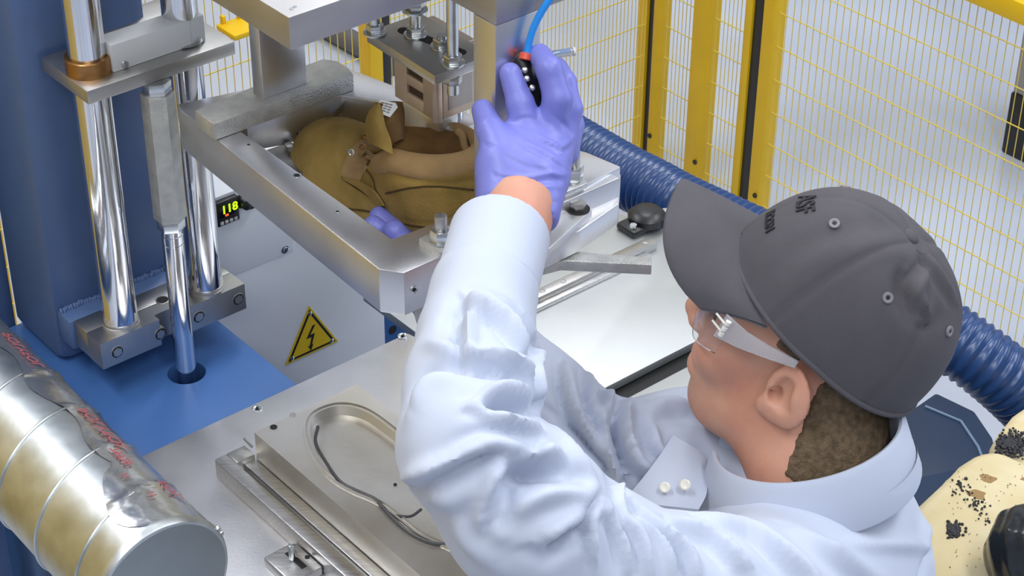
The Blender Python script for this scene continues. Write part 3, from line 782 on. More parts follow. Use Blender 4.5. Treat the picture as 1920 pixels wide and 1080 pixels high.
# near side plate with two windows, framed
hz = ztop-zlow; z4 = [zlow, zlow+hz*.17, zlow+hz*.30, zlow+hz*.44, zlow+hz*.76, ztop]
by = [bl, bl+.022, bl+.05, br]
for i in range(5):
    for j in range(3):
        if j == 1 and i in (1, 3): continue
    pass
sp_ = S()
sp_.box(xa, xa+.005, by[0], by[1], zlow, ztop, .0004); sp_.box(xa, xa+.005, by[2], by[3], zlow, ztop, .0004)
for i in (0, 2, 4): sp_.box(xa+.0002, xa+.0048, by[1]-.001, by[2]+.001, z4[i], z4[i+1], .0003)
sp_.build('side_plate', m_tan, bx)
S().box(xa+.003, xa+.0045, by[1], by[2], z4[1], z4[4], .0001).build('window_back', mat('brown_recess', (.10, .065, .045), .3, .6), bx)
fp = S()
fp.box(xa+.006, xa+.05, br-.004, br+.0005, zlow+.003, ztop-.002, .001); fp.build('front_plate', m_tan, bx)
S().box(xa+.012, xa+.044, br+.0004, br+.0012, zlow+.012, ztop-.008, .0006).build('front_inset', mat('grey_beige_plate', (.50, .46, .43), .6, .45), bx)
S().lathe(w(xa+.001, br-.006, zlow), Z_, [(0, .005), (ztop-zlow-.004, .005), (ztop-zlow, .004)], 20).build('corner_pillar', m_tan, bx)
S().cyl(w(xa+.035, br-.016, zlow-.045), w(xa+.035, br-.016, zlow+.004), .0085, 28).build('plunger', m_chrome, t)
# last: a foot shaped aluminium block going down into the boot
S().poly_prism([w(xa-.002, bl+.012, zlow+.001), w(xa+.026, bl+.012, zlow+.001), w(xa+.03, br-.004, zlow+.001), w(xa+.004, br-.004, zlow+.001)], .085, .003).build('last_neck', m_mould, t)
S().poly_prism([w(xa+.012, br-.022, zlow-.01), w(xa+.05, br-.022, zlow-.01), w(xa+.05, br+.01, zlow-.01), w(xa+.012, br+.01, zlow-.01)], .06, .003).build('last_heel_block', m_alu, t)

# black bent bracket inside the frame
t = thing('bent_bracket', PZ(556, 270, zf-.05), 'black bent bracket arm inside the frame behind the boot toe', 'bracket')
S().tube(catmull([PD(556, 188, 2.25), PD(556, 225, 2.262), PD(561, 248, 2.266), PD(572, 259, 2.264), PD(592, 266, 2.258)], 8), .0052, 10, flat=.8).build('arm', m_black, t)
S().poly_prism([PZ(533, 268, zf-.046), PZ(545, 262, zf-.046), PZ(580, 258, zf-.046), PZ(584, 268, zf-.046), PZ(552, 278, zf-.046), PZ(538, 276, zf-.046)], .006, .001).build('foot', m_steel, t)
q = PZ(553, 268, zf-.046); S().lathe(q, Z_, [(0, .004), (.0015, .004), (.002, .0025), (.0005, .002)], 16).build('foot_screw', m_zinc, t)

# ------------------------------------------------------------------ right end of the frame: stepped block, bolts, swing bar, handle
t = thing('end_block', PZ(1100, 330, zf), 'bright stepped aluminium block at the right end of the frame', 'block')
S().poly_prism([PZ(x, y, zf+.004) for x, y in ((985, 330), (1060, 275), (1100, 285), (1164, 312), (1060, 368), (1030, 352))], .028, .0015).build('upper_plate', m_alu, t)
S().poly_prism([PZ(x, y, zf-.024) for x, y in ((1030, 380), (1164, 325), (1160, 382), (1088, 432), (1010, 470), (985, 420))], .026, .0015).build('lower_ledge', m_alu, t)
S().poly_prism([PZ(x, y, zf+.010) for x, y in ((1000, 345), (1085, 320), (1102, 343), (1050, 365), (1000, 388))], .0065, .001).build('cover_strip', m_alu_b, t)
stud(PZ(1075, 335, zf+.010), t, .0075, .034)
t = thing('swing_bar', PZ(1050, 440, zf-.02), 'flat bright bar with hex bolt running from the end block under the cuff', 'bar')
S().poly_prism([PZ(x, y, zf-.012) for x, y in ((1062, 381), (1111, 392), (1015, 480), (955, 530), (925, 500), (1000, 436))], .010, .0012).build('bar', m_alu, t)
q = PZ(1084, 392, zf-.012)
S().cyl(q-Z_*.001, q+Z_*.0006, .0125, 24).build('bolt_recess', m_dark, t)
S().cyl(q, q+Z_*.009, .0082, hexa=True, bevel=.0006).build('hex_bolt', m_steel, t)
t = thing('lever_handle', PZ(1120, 490, 1.40), 'grey cast lever handle sticking out right of the cuff', 'handle')
zl = 1.385
S().poly_prism([PZ(x, y, zl) for x, y in ((1222, 482), (1222, 497), (1052, 489), (1010, 500), (960, 520), (955, 505), (1005, 482), (1040, 470), (1065, 470))], .0125, .0012).build('handle_bar', m_cast, t)

# ------------------------------------------------------------------ air fitting, tube, indicator
t = thing('air_fitting', PD(990, 130, 1.94), 'black air valve with red collar held between the gloved fingers', 'valve')
b0 = PD(975, 108, 1.99); 
S().lathe(PD(972, 104, 1.942), (PD(1012, 205, 1.958)-PD(972, 104, 1.942)), [(0, .008), (.006, .011), (.03, .012), (.034, .010), (.055, .010), (.06, .006)], 20).build('valve_body', m_black, t)
S().lathe(PD(984, 112, 1.928), (PD(988, 92, 1.928)-PD(984, 112, 1.928)), [(0, .0062), (.006, .0062), (.007, .004)], 18).build('red_collar', m_redp, t)
for px, py in ((984, 132), (988, 148), (998, 165)):
    S().lathe(PD(px, py, 1.931), -FW, [(0, .003), (.003, .003), (.004, .0015)], 12).build('valve_screw', m_steel, t)
tb_ = [PD(988, 104, 1.927), PD(991, 84, 1.925), PD(999, 56, 1.92), PD(1012, 28, 1.915), PD(1030, 0, 1.91), PD(1052, -28, 1.905), PD(1080, -60, 1.90)]
tag(S().tube(catmull(tb_, 8), .0036, 14).build('air_hose', m_tube, smooth=60), 'thin bright blue air hose rising from the gloved fingers', 'hose')
t = thing('clear_tube', PD(1050, 98, 1.98), 'clear plastic tube with blue lettering pointing right of the fingers', 'tube')
ta, tb2 = PD(1015, 106, 1.975), PD(1077, 96, 1.985)
S().cyl(ta, tb2, .0042, 24, bevel=.0006).build('tube_wall', m_clear, t)
S().cyl(ta+(UP*.001), tb2+(ta-tb2)*.12+(UP*.001), .0018, 14).build('blue_core', m_tube, t)
S().cyl(tb2-(tb2-ta)*.06, tb2+(tb2-ta)*.01, .0045, 24).build('end_cap', m_label, t)

# ------------------------------------------------------------------ spiral duct
E0 = PD(296, 1092, PD(296, 1092, 1)@FW*0+1.9); zdu = 1.148
E0 = PZ(303, 1092, zdu); E1 = PZ(0, 777, zdu); ax = (E1-E0)/np.linalg.norm(E1-E0); RD = .0745
t = thing('spiral_duct', E0-Z_*RD, 'galvanized spiral air duct with clear printed tape, lower left corner', 'duct')
L_ = .52
S().lathe(E0, ax, [(.002, RD), (L_, RD)], 96).build('duct_wall', m_galv, t, smooth=50)
def on_axis(px, py):
    p = PZ(px, py, zdu); return (p-E0)@ax
# helical seam as raised rings
u_ = np.cross(ax, Z_); u_ /= np.linalg.norm(u_); v_ = np.cross(u_, ax)
pitch = .083
for k in range(6):
    x0 = .063+k*pitch
    pts = []
    for i in range(97):
        th_ = 2*math.pi*i/96; x = x0+.022*math.cos(th_+.4)
        pts.append(E0+ax*x+(RD+.0003)*(math.cos(th_)*u_+math.sin(th_)*v_))
    S().tube(pts[:-1], .0021, 8, closed=True).build('seam', m_galv, t)
S().lathe(E0, ax, [(-.0065, RD-.004), (-.0062, RD-.0005), (-.001, RD+.0022), (.003, RD+.0022), (.0034, RD)], 96).build('end_bead', m_galv, t)
S().lathe(E0, ax, [(-.0068, .0001), (-.007, RD*.5), (-.007, RD-.0035), (-.002, RD-.0032)], 96).build('end_cap', mat('dull_zinc_cap', (.34, .37, .38), .8, .42, .2, 8), t, label='dull grey end cap')
# crumpled clear tape along the upper right side
def duct_pt(x, th_, r): return E0+ax*x+r*(math.cos(th_)*u_+math.sin(th_)*v_)
sgn = 1 if (u_@V3(1, 0, 0)) > 0 else -1
def TH(deg): return math.radians(deg) if sgn > 0 else math.pi-math.radians(deg)
tp = S(); nx, nt_ = 70, 26; gr = []
for i in range(nx+1):
    row = []
    for j in range(nt_+1):
        x = .002+.50*i/nx; sp0_ = 8+4*math.sin(x*30); sp1 = 76+6*math.sin(x*47+1)+(34 if x < .11 else 0)*math.sin(min(1, x/.11)*math.pi)**.5
        th_ = TH(sp0_+(sp1-sp0_)*j/nt_)
        r = RD+.0008+.0005*(math.sin(x*160+j*.9)*math.sin(j*1.3+x*60))*(1 if x < .13 else .35)+RNG.normal()*.00018
        for k in range(7):
            xs = .063+k*pitch+.022*math.cos(th_+.4); r = max(r, RD+.003*math.exp(-((x-xs)/.004)**2)+.0006)
        row.append(tp.bm.verts.new(Vector(duct_pt(x, th_, r))))
    gr.append(row)
for i in range(nx):
    for j in range(nt_): tp.bm.faces.new((gr[i][j], gr[i+1][j], gr[i+1][j+1], gr[i][j+1]))
bmesh.ops.recalc_face_normals(tp.bm, faces=tp.bm.faces[:])
tape = tp.build('packing_tape', m_tape, t, smooth=80)
def duct_text(txt, size, x, deg):
    def fn(px, py, h): return duct_pt(x-px, TH(deg)+sgn*(py/RD), RD+.0032+h)
    text_bm(txt, size, .0002, fn, .0002).build('red_lettering', m_red, tape, smooth=0)
duct_text('POLYFOL', .021, .180, 56); duct_text('79920', .014, .120, 66); duct_text('FOL', .019, .055, 50)
duct_text('POLYFOL', .019, .36, 56); duct_text('11', .010, .085, 78); duct_text('11', .010, .045, 72)
S().lathe(duct_pt(.0, TH(20), RD+.001), duct_pt(0, TH(20), 1)-duct_pt(0, TH(20), 0), [(0, .004), (.003, .0036), (.004, .001)], 14).build('rivet', m_zinc, t)
S().lathe(duct_pt(.0, TH(26), RD+.001), duct_pt(0, TH(26), 1)-duct_pt(0, TH(26), 0), [(0, .004), (.003, .0036), (.004, .001)], 14).build('rivet', m_zinc, t)

# ------------------------------------------------------------------ right edge: navy bin, cream foam, crumbs, black bag
zn = .30
t = thing('navy_bin', PZ(1800, 830, zn), 'dark navy plastic bin on the floor behind the shirt collar', 'bin')
o_ = [(1755, 735), (1828, 770), (1862, 820), (1880, 900), (1800, 960), (1690, 880), (1690, 780)]
S().poly_prism([PZ(x, y, zn) for x, y in o_], zn-.001, .006).build('body', m_navy, t)
S().tube([PZ(x, y, zn+.001) for x, y in ((1735, 762), (1802, 790), (1834, 838), (1850, 880))], .0028, 8).build('rim_line', m_paleline, t)
zc = .95
t1 = thing('foam_block', PZ(1900, 800, zc), 'upper cream foam block behind, heaped with black crumbs', 'foam block')
def foam(pix, z, dep, parent, bev):
    S().poly_prism([PZ(x, y, z) for x, y in pix], dep, bev).build('foam', m_cream, parent, smooth=60)
foam([(1852, 838), (1868, 805), (1895, 772), (1925, 752), (2010, 735), (2040, 850), (1930, 885)], zc-.03, .16, t1, .02)
t2 = thing('foam_block', PZ(1850, 950, zc), 'front cream foam block beside the shoulder, with brown stains', 'foam block')
foam([(1700, 960), (1772, 893), (1795, 868), (1830, 846), (1872, 838), (1935, 868), (2060, 930), (2060, 1150), (1700, 1150)], zc, .20, t2, .014)
S().poly_prism([PZ(x, y, zc-.2) for x, y in ((1700, 900), (1990, 840), (2060, 1100), (1720, 1150))], zc-.2, 0).build('stand', m_navy, t2)
stn = mat('brown_stain', (.28, .17, .06), 0, .7)
for cx_, cy_, r_ in ((1852, 897, 15), (1833, 927, 17), (1920, 898, 6)):
    ps = [PZ(cx_+r_*(1.0+.3*math.sin(3*a_+r_))*math.cos(a_), cy_+r_*.5*(1+.25*math.sin(2*a_))*math.sin(a_)+.1*r_*math.cos(a_), zc+.0004) for a_ in np.linspace(0, 2*math.pi, 16)[:-1]]
    S().poly_prism(ps, .0006, 0).build('stain', stn, t2, smooth=0)
cr_ = S()
def crumb(px, py, z, r):
    if z < zc-.01 and (px < 1866+.4*(838-py) or py > 870 or py < 800): return
    if z > zc-.01 and px < 1776+1.0*max(0, 885-py): return
    p = PZ(px, py, z); n_ = [p+RNG.normal(size=3)*.0004 for _ in range(1)][0]
    q = RNG.normal(size=3); q /= np.linalg.norm(q); q[2] *= .4; r *= .62
    cr_.lathe(n_, q+V3(.01, 0, .02), [(-r, r*.4), (-r*.3, r), (r*.5, r*.9), (r, r*.3)], 6)
for _ in range(330): crumb(1895+RNG.normal()*24, 832+RNG.normal()*13, zc-.027, .0022+abs(RNG.normal())*.0012)
for _ in range(200): crumb(1893+RNG.normal()*9, 830+RNG.normal()*6, zc-.025, .003)
for _ in range(70):
    k = RNG.random(); crumb(1790+k*70+RNG.normal()*10, 905+k*70+RNG.normal()*10, zc+.001, .0016+abs(RNG.normal())*.0008)
for _ in range(80): crumb(1775+RNG.random()*150, 870+RNG.random()*200, zc+.001, .001)
for _ in range(160): crumb(1785+RNG.normal()*9, 992+RNG.normal()*6, zc+.001, .003)
cr_ = cr_.build('rubber_crumbs', m_crumb); cr_['kind'] = 'stuff'; tag(cr_, 'black rubber crumbs strewn over the cream foam blocks', 'crumbs')
# black bag on it
def fbag(P):
    c = PZ(1925, 1040, zc+.045); d = ell(P, c, np.eye(3), (.046, .056, .060))
    k = np.sin(P[:, 0]*140+P[:, 2]*90)*np.sin(P[:, 1]*120-P[:, 2]*60)*.0022
    return d+k
cB = PZ(1925, 1040, zc+.045); v, fc = iso(fbag, cB-.08, cB+.08, .0035)
v[:, 2] = np.maximum(v[:, 2], zc+.0006)
bagm = mat('black_foil', (.035, .038, .042), .3, .18, .2, 30, .3, 40)
tag(new_obj('crumpled_bag', mesh_from(v, fc, 'crumpled_bag'), bagm, None, 50), 'crumpled shiny black bag on the front foam block, bottom right corner', 'bag')
# ------------------------------------------------------------------ safety boot hanging in the frame
Tb = w(-.158, -.148, 1.330); Hb = w(-.148, .128, 1.372)
e1 = (Tb-Hb); LB = np.linalg.norm(e1); e1 /= LB; e2 = np.cross(Z_, e1); e2 /= np.linalg.norm(e2); e3 = np.cross(e1, e2)
# local: x heel->toe, y towards the camera side (negative A), z up
RB_ = np.column_stack([e1, e2, e3])
def bl_(x, y, z): return Hb+RB_@V3(x, y, z)
def bloc(P): return (P-Hb.astype(np.float32))@RB_.astype(np.float32)
I3 = np.eye(3)
sy = 1 if e2@(-A_) > 0 else -1
def f_foot(Q):
    d = ell(Q, (.052, 0, .055), I3, (.056, .042, .080))
    d = smin(d, ell(Q, (.125, 0, .045), I3, (.090, .043, .066)), .03)
    d = smin(d, ell(Q, (.205, .003*sy, .036), I3, (.085, .047, .056)), .03)
    d = smin(d, ell(Q, (.248, .0, .036), I3, (.060, .047, .050)), .025)
    return smax(d, -(Q[:, 2]-.004), .006)
def f_upper(P):
    Q = bloc(P)
    d = f_foot(Q)
    sh = np.maximum(np.sqrt(((Q[:, 0]-.078-.05*(Q[:, 2]-.1))/.078)**2+(Q[:, 1]/.046)**2)*.056-.056, Q[:, 2]-.132)
    d = smin(d, sh, .025)
    op = np.sqrt(((Q[:, 0]-.078)/.070)**2+(Q[:, 1]/.039)**2)*.05-.05
    d = smax(d, -np.maximum(op, .045-Q[:, 2]), .004)
    # throat opening sloping down to the laces, collar line rising to the heel
    return smax(d, Q[:, 2]-.8*np.clip(Q[:, 0]-.160, 0, 1)-(.096+.05*np.clip((.10-Q[:, 0])/.1, -.8, .25)), .006)
lo = Hb-.02; 
allp = np.array([bl_(x, y, z) for x in (-.03, .34) for y in (-.075, .075) for z in (-.02, .17)])
v, fc = iso(f_upper, allp.min(0), allp.max(0), .0026)
v = relax(v, fc, 1, .4)
bl_lines = [([(650, 290), (640, 330), (662, 350), (700, 385), (745, 400)], .0024, -.0016, 0), ([(685, 300), (700, 340), (702, 372)], .0022, .0014, 0),
            ([(745, 330), (790, 340), (840, 345), (889, 338)], .0030, -.003, 0), ([(600, 400), (660, 395), (720, 405), (800, 420), (880, 400)], .003, -.0018, 0),
            ([(700, 350), (760, 345), (850, 350)], .010, .003, 0), ([(655, 300), (680, 312), (700, 318)], .003, .0015, 0)]
v = folds(v, fc, bl_lines)
t = thing('work_boot', bl_(.13, 0, 0), 'tan suede work boot without sole, hanging toe left inside the frame', 'boot')
new_obj('upper', mesh_from(v, fc, 'upper'), m_suede, t, 60)
# rolled padded collar
cl = []
for i in range(40):
    th_ = 2*math.pi*i/40; x = .078+.073*math.cos(th_); y = .043*math.sin(th_)
    z = .096+.05*max(-.8, min(.25, (.10-x)/.1))
    if x < .135: cl.append(bl_(x, y*1.03, z-.004))
    else: cl.append(None)
k0_ = next(i for i in range(40) if cl[i-1] is None and cl[i] is not None)
seq = []
for i in range(40):
    q = cl[(k0_+i) % 40]
    if q is None: break
    seq.append(q)
nq = len(seq)
S().tube(catmull(seq, 4), .013, 16, rfun=lambda x: .0085+.0062*math.sin(math.pi*x)**.5, flat=.62).build('padded_collar', m_suede2, t, 70)
# vamp / eyelet facing
def on_boot(px, py, lift=.0012):
    bv = on_boot.b; h = bv.ray_cast(Vector(EYE), Vector(ray(px, py))); 
    if h[0] is None: return PP(px, py, bl_(.13, 0, .1), -FW), -FW
    return np.array(h[0])+np.array(h[1])*lift, np.array(h[1])
on_boot.b = BVHTree.FromPolygons([Vector(p) for p in v], fc.tolist())
for px, py in ((657, 287), (679, 277), (684, 258)):
    p, n_ = on_boot(px, py)
    S().lathe(p, n_, [(-.001, .0042), (.0008, .0042), (.0012, .0030), (.0002, .0022), (.0002, .0001)], 16).build('eyelet', m_bronze if px != 657 else m_zinc, t)
# tongue: two sheets standing out of the throat
def sheet(pts_l, pts_r, thick, name, mt, n=10):
    L1, R1 = catmull(pts_l, n), catmull(pts_r, n); s = S(); bm = s.bm; rows = []
    for a, b in zip(L1, R1):
        rows.append([bm.verts.new(Vector(a+(b-a)*j/8+FW*(-.012)*math.sin(math.pi*j/8))) for j in range(9)])
    fs = []
    for i in range(len(rows)-1):
        for j in range(8): fs.append(bm.faces.new((rows[i][j], rows[i+1][j], rows[i+1][j+1], rows[i][j+1])))
    bmesh.ops.recalc_face_normals(bm, faces=fs)
    bmesh.ops.solidify(bm, geom=fs, thickness=thick)
    return s.build(name, mt, t, 60)
DT = 2.085
tongue = sheet([PD(690, 268, DT+.012), PD(684, 238, DT+.01), PD(690, 212, DT), PD(706, 192, DT-.006)], [PD(737, 290, DT-.02), PD(733, 262, DT-.02), PD(722, 232, DT-.015), PD(716, 196, DT-.01)], .006, 'tongue', m_suede)
sheet([PD(737, 268, DT+.01), PD(722, 240, DT+.004), PD(712, 212, DT+.002), PD(708, 194, DT)], [PD(752, 262, DT+.03), PD(752, 232, DT+.03), PD(752, 210, DT+.03), PD(748, 190, DT+.02)], .004, 'tongue_lining', m_lining)
lab = [PD(703, 208, DT-.014), PD(713, 187, DT-.012), PD(742, 193, DT-.004), PD(746, 201, DT-.002), PD(731, 220, DT-.010)]
lb = S().poly_prism(lab, .0012, 0, FW).build('white_label', m_label, t, smooth=0, label='white printed size label')
for i in range(4):
    p0 = np.array(lab[1])*(1-(i+1)/5.4)+np.array(lab[0])*((i+1)/5.4); p1 = np.array(lab[2])*(1-(i+1)/5.4)+np.array(lab[4])*((i+1)/5.4)
    for s0, s1 in ((.14, .34), (.40, .62), (.68, .86)): S().tube([p0+(p1-p0)*s0-FW*.0012, p0+(p1-p0)*s1-FW*.0012], .0006, 5).build('print_line', m_ink, lb)
# far lining of the shaft
sheet([PD(742, 236, 2.135), PD(790, 238, 2.14), PD(840, 244, 2.13), PD(872, 250, 2.11)], [PD(738, 300, 2.12), PD(785, 304, 2.12), PD(838, 304, 2.11), PD(878, 296, 2.095)], .006, 'shaft_lining', m_lining)
S().tube(catmull([PD(858, 246, 2.105), PD(867, 256, 2.10), PD(872, 275, 2.09), PD(880, 288, 2.085)], 6), .004, 10).build('heel_edge', m_suede2, t)
# raised facing panels and dark stitch lines lying on the upper
def patch(Lp, Rp, name, mt, lift=.0016):
    L1 = catmull([V3(*q, 0) for q in Lp], 6); R1 = catmull([V3(*q, 0) for q in Rp], 6); s = S(); rows = []
    for a, b in zip(L1, R1): rows.append([s.bm.verts.new(Vector(on_boot(*(a+(b-a)*j/6)[:2], lift)[0])) for j in range(7)])
    fs = []
    for i in range(len(rows)-1):
        for j in range(6): fs.append(s.bm.faces.new((rows[i][j], rows[i+1][j], rows[i+1][j+1], rows[i][j+1])))
    bmesh.ops.recalc_face_normals(s.bm, faces=fs); bmesh.ops.solidify(s.bm, geom=fs, thickness=.0016)
    return s.build(name, mt, t, 60)
patch([(689, 256), (664, 274), (648, 304), (641, 330)], [(700, 276), (692, 296), (686, 316), (676, 342)], 'eyelet_facing', m_suede2)
patch([(641, 331), (660, 342), (690, 362), (712, 386)], [(676, 338), (690, 345), (708, 360), (724, 384)], 'vamp_strap', m_suede)
thread = mat('dark_brown_thread', (.07, .042, .012), 0, .9)
for pts in ([(640, 332), (658, 345), (690, 366), (712, 388)], [(688, 318), (700, 336), (706, 358), (722, 382)], [(724, 362), (770, 352), (820, 350), (889, 356)], [(600, 372), (650, 390), (700, 398), (760, 420), (830, 430)]):
    S().tube([on_boot(*p[:2], .0006)[0] for p in catmull([V3(*q, 0) for q in pts], 6)], .0010, 6).build('seam', thread, t)
# lace bundle
for pts in ([(690, 292), (702, 300), (722, 291), (733, 283)], [(686, 300), (700, 304), (720, 296), (736, 288)], [(680, 284), (700, 290), (716, 287), (735, 279)], [(676, 296), (690, 288), (712, 284), (724, 289)]):
    S().tube(catmull([on_boot(px, py, .0045)[0] for px, py in pts], 6), .0026, 8, flat=1).build('lace', m_suede2 if pts[0][0] != 680 else m_suede, t)

# ------------------------------------------------------------------ the worker
m_skin = mat('skin', (.58, .315, .215), 0, .5, .26, 16, .12, 500, dark=(.52, .225, .15), Subsurface_Weight=.12, Subsurface_Scale=.01)
m_hair = mat('short_brown_hair', (.15, .10, .055), 0, .8, .5, 160, .8, 700, dark=(.07, .045, .022))
m_shirt = mat('pale_blue_cotton_shirt', (.46, .505, .615), 0, .75, 0, 10, .06, 1400, Sheen_Weight=.15)
m_cap = mat('grey_cotton_cap', (.078, .073, .083), 0, .85, .10, 30, .25, 1100)
m_capdk = mat('cap_stitching', (.20, .19, .21), 0, .8)
m_logo = mat('black_embroidery', (.012, .012, .016), 0, .7)
m_glove = mat('violet_blue_nitrile', (.18, .195, .57), 0, .42, .08, 30, .10, 500)
m_trous = mat('dark_trousers', (.03, .035, .05), 0, .8)
m_pearl = mat('pearl_button', (.72, .70, .62), 0, .3)
m_lip = mat('lips', (.50, .20, .16), 0, .5)
psi, phi = math.radians(164), math.radians(22)
f0 = V3(math.cos(psi), math.sin(psi), 0); l_ = np.cross(Z_, f0)
hf = f0*math.cos(phi)+Z_*math.sin(phi); hu = Z_*math.cos(phi)-f0*math.sin(phi)
HR = np.column_stack([hf, l_, hu])
HO = PD(1479, 700, 1.862)-.078*l_
def hw_(x, y, z): return HO+HR@V3(x, y, z)
def hl(P): return (P-HO.astype(np.float32))@HR.astype(np.float32)
NB = PD(1545, 900, 1.955)
nbl = (NB-HO)@HR
def f_head(P, ears=True):
    Q = hl(P); A = np.abs(Q)*V3(0, 1, 0).astype(np.float32)+Q*V3(1, 0, 1).astype(np.float32)
    d = ell(Q, (-.012, 0, .045), I3, (.100, .077, .090))
    d = smin(d, ell(Q, (.018, 0, -.052), I3, (.060, .055, .088)), .03)
    d = smin(d, rc(A, (-.012, .047, -.055), (.028, .020, -.116), .022, .020), .03)
    d = smin(d, ell(Q, (.040, 0, -.120), I3, (.021, .026, .018)), .02)
    d = smin(d, ell(A, (.056, .034, -.044), I3, (.028, .025, .030)), .02)
    d = smin(d, rc(A, (.076, .0, .013), (.068, .038, .014), .013, .012), .014)
    d = smax(d, -ell(A, (.092, .031, -.012), I3, (.018, .018, .012)), .010)
    d = smin(d, np.linalg.norm(A-V3(.069, .030, -.013).astype(np.float32), axis=1)-.0125, .004)
    d = smin(d, rc(Q, (.082, 0, -.002), (.097, 0, -.036), .0085, .0120), .010)
    d = smin(d, ell(A, (.087, .012, -.043), I3, (.013, .009, .009)), .007)
    d = smin(d, ell(Q, (.069, 0, -.080), I3, (.012, .024, .008)), .008)
    d = smin(d, ell(Q, (.067, 0, -.095), I3, (.012, .021, .009)), .008)
    d = smax(d, -ell(Q, (.079, 0, -.0875), I3, (.012, .026, .0014)), .003)
    d = smin(d, rc(Q, (-.028, 0, -.02), nbl, .060, .064), .03)
    d = smin(d, rc(Q, (-.002, 0, -.085), nbl+V3(.030, 0, .015), .050, .056), .03)
    if ears:
        th_ = math.radians(14); Re = np.array([[math.cos(th_), 0, math.sin(th_)], [0, 1, 0], [-math.sin(th_), 0, math.cos(th_)]])
        # ear flares outwards at its rear edge
        q2 = A.copy(); q2[:, 1] -= np.clip(-(q2[:, 0]+.002), 0, .04)*.55
        q2[:, 2] += .020
        ear = ell(q2, (-.010, .079, .0), Re, (.0225, .0085, .034))
        ear = smin(ear, ell(q2, (-.001, .078, -.024), Re, (.013, .008, .013)), .008)
        ear = smax(ear, -ell(q2, (-.006, .0905, .003), Re, (.0135, .0125, .020)), .003)
        ear = smax(ear, -ell(q2, (.000, .086, -.006), Re, (.0075, .016, .009)), .003)
        ear = smin(ear, ell(q2, (-.015, .084, .006), Re, (.0035, .005, .013)), .003)
        d = smin(d, ear, .006)
    return d
worker = thing('person', PD(1545, 1000, 2.0)*V3(1, 1, 0), 'man in grey cap, clear glasses, violet gloves and pale blue shirt reaching up', 'person')
cs_ = np.array([hw_(x, y, z) for x in (-.13, .15) for y in (-.12, .12) for z in (-.16, .16)])
hv, hfc = iso(f_head, cs_.min(0)-V3(0, 0, .02), cs_.max(0), .0026); hv = relax(hv, hfc, 1, .35)
def J(l): return [(PD(x, y, d), r) for x, y, d, r in l]
armL = J([(1430, 1140, 1.85, .080), (1270, 1128, 1.79, .076), (1110, 1074, 1.735, .072), (985, 960, 1.69, .067), (876, 835, 1.665, .0575)])
foreL = J([(876, 835, 1.665, .0575), (886, 720, 1.72, .0555), (893, 635, 1.765, .0485), (906, 555, 1.80, .0445), (914, 528, 1.818, .0435)])
armR = J([(1440, 850, 2.10, .080), (1270, 855, 2.08, .066), (1150, 865, 2.04, .060)])
foreR = J([(1150, 865, 2.04, .058), (1000, 752, 2.04, .055), (900, 640, 2.05, .046), (850, 580, 2.05, .040)])
bu = V3(-.12, .02, 1); bu /= np.linalg.norm(bu)
bfw = V3(-.93, .36, 0); bfw -= bu*(bfw@bu); bfw /= np.linalg.norm(bfw); blf = np.cross(bu, bfw); TR = np.column_stack([bfw, blf, bu])
TC = PD(1490, 1065, 2.0)
def chain(P, js, k=.02, off=0.):
    d = None
    for (a, ra), (b, rb) in zip(js[:-1], js[1:]):
        e = rc(P, a, b, ra+off, rb+off); d = e if d is None else smin(d, e, k)
    return d
def f_trunk(P, off=0.):
    d = ell(P, TC-bu*.035, TR, (.135+off, .185+off, .150+off))
    d = smin(d, ell(P, TC-bu*.24+bfw*.01, TR, (.13+off, .165+off, .22+off)), .06)
    d = smin(d, rc(P, armL[0][0], NB-bu*.055, .074+off, .060+off), .05)
    d = smin(d, rc(P, NB-bu*.055, armR[0][0], .060+off, .076+off), .05)
    return d
def f_shirt(P):
    d = f_trunk(P)
    d = smin(d, smin(chain(P, armL), chain(P, foreL), .012), .025)
    d = smin(d, smin(chain(P, armR), chain(P, foreR), .012), .025)
    n_ = foreL[-1][0]-foreL[-2][0]; n_ = n_/np.linalg.norm(n_)
    sel = np.linalg.norm(P-foreL[-1][0].astype(np.float32), axis=1) < .12
    cut = (P-foreL[-1][0].astype(np.float32))@n_.astype(np.float32)
    d = np.where(sel, smax(d, cut, .004), d)
    return smax(d, -(P[:, 2]-.86), .01)
lo = np.array([a for a, r in armL+foreL+armR+foreR]).min(0)-.1; hi = np.array([a for a, r in armL+foreL+armR+foreR]).max(0)+.12
lo[2] = .84; hi[0] = max(hi[0], TC[0]+.2); hi[1] = max(hi[1], TC[1]+.22); lo[1] = min(lo[1], TC[1]-.25)
v, fc = iso(f_shirt, lo, hi, .0038); v = relax(v, fc, 2, .5)
def bend(px, py, *a): return None
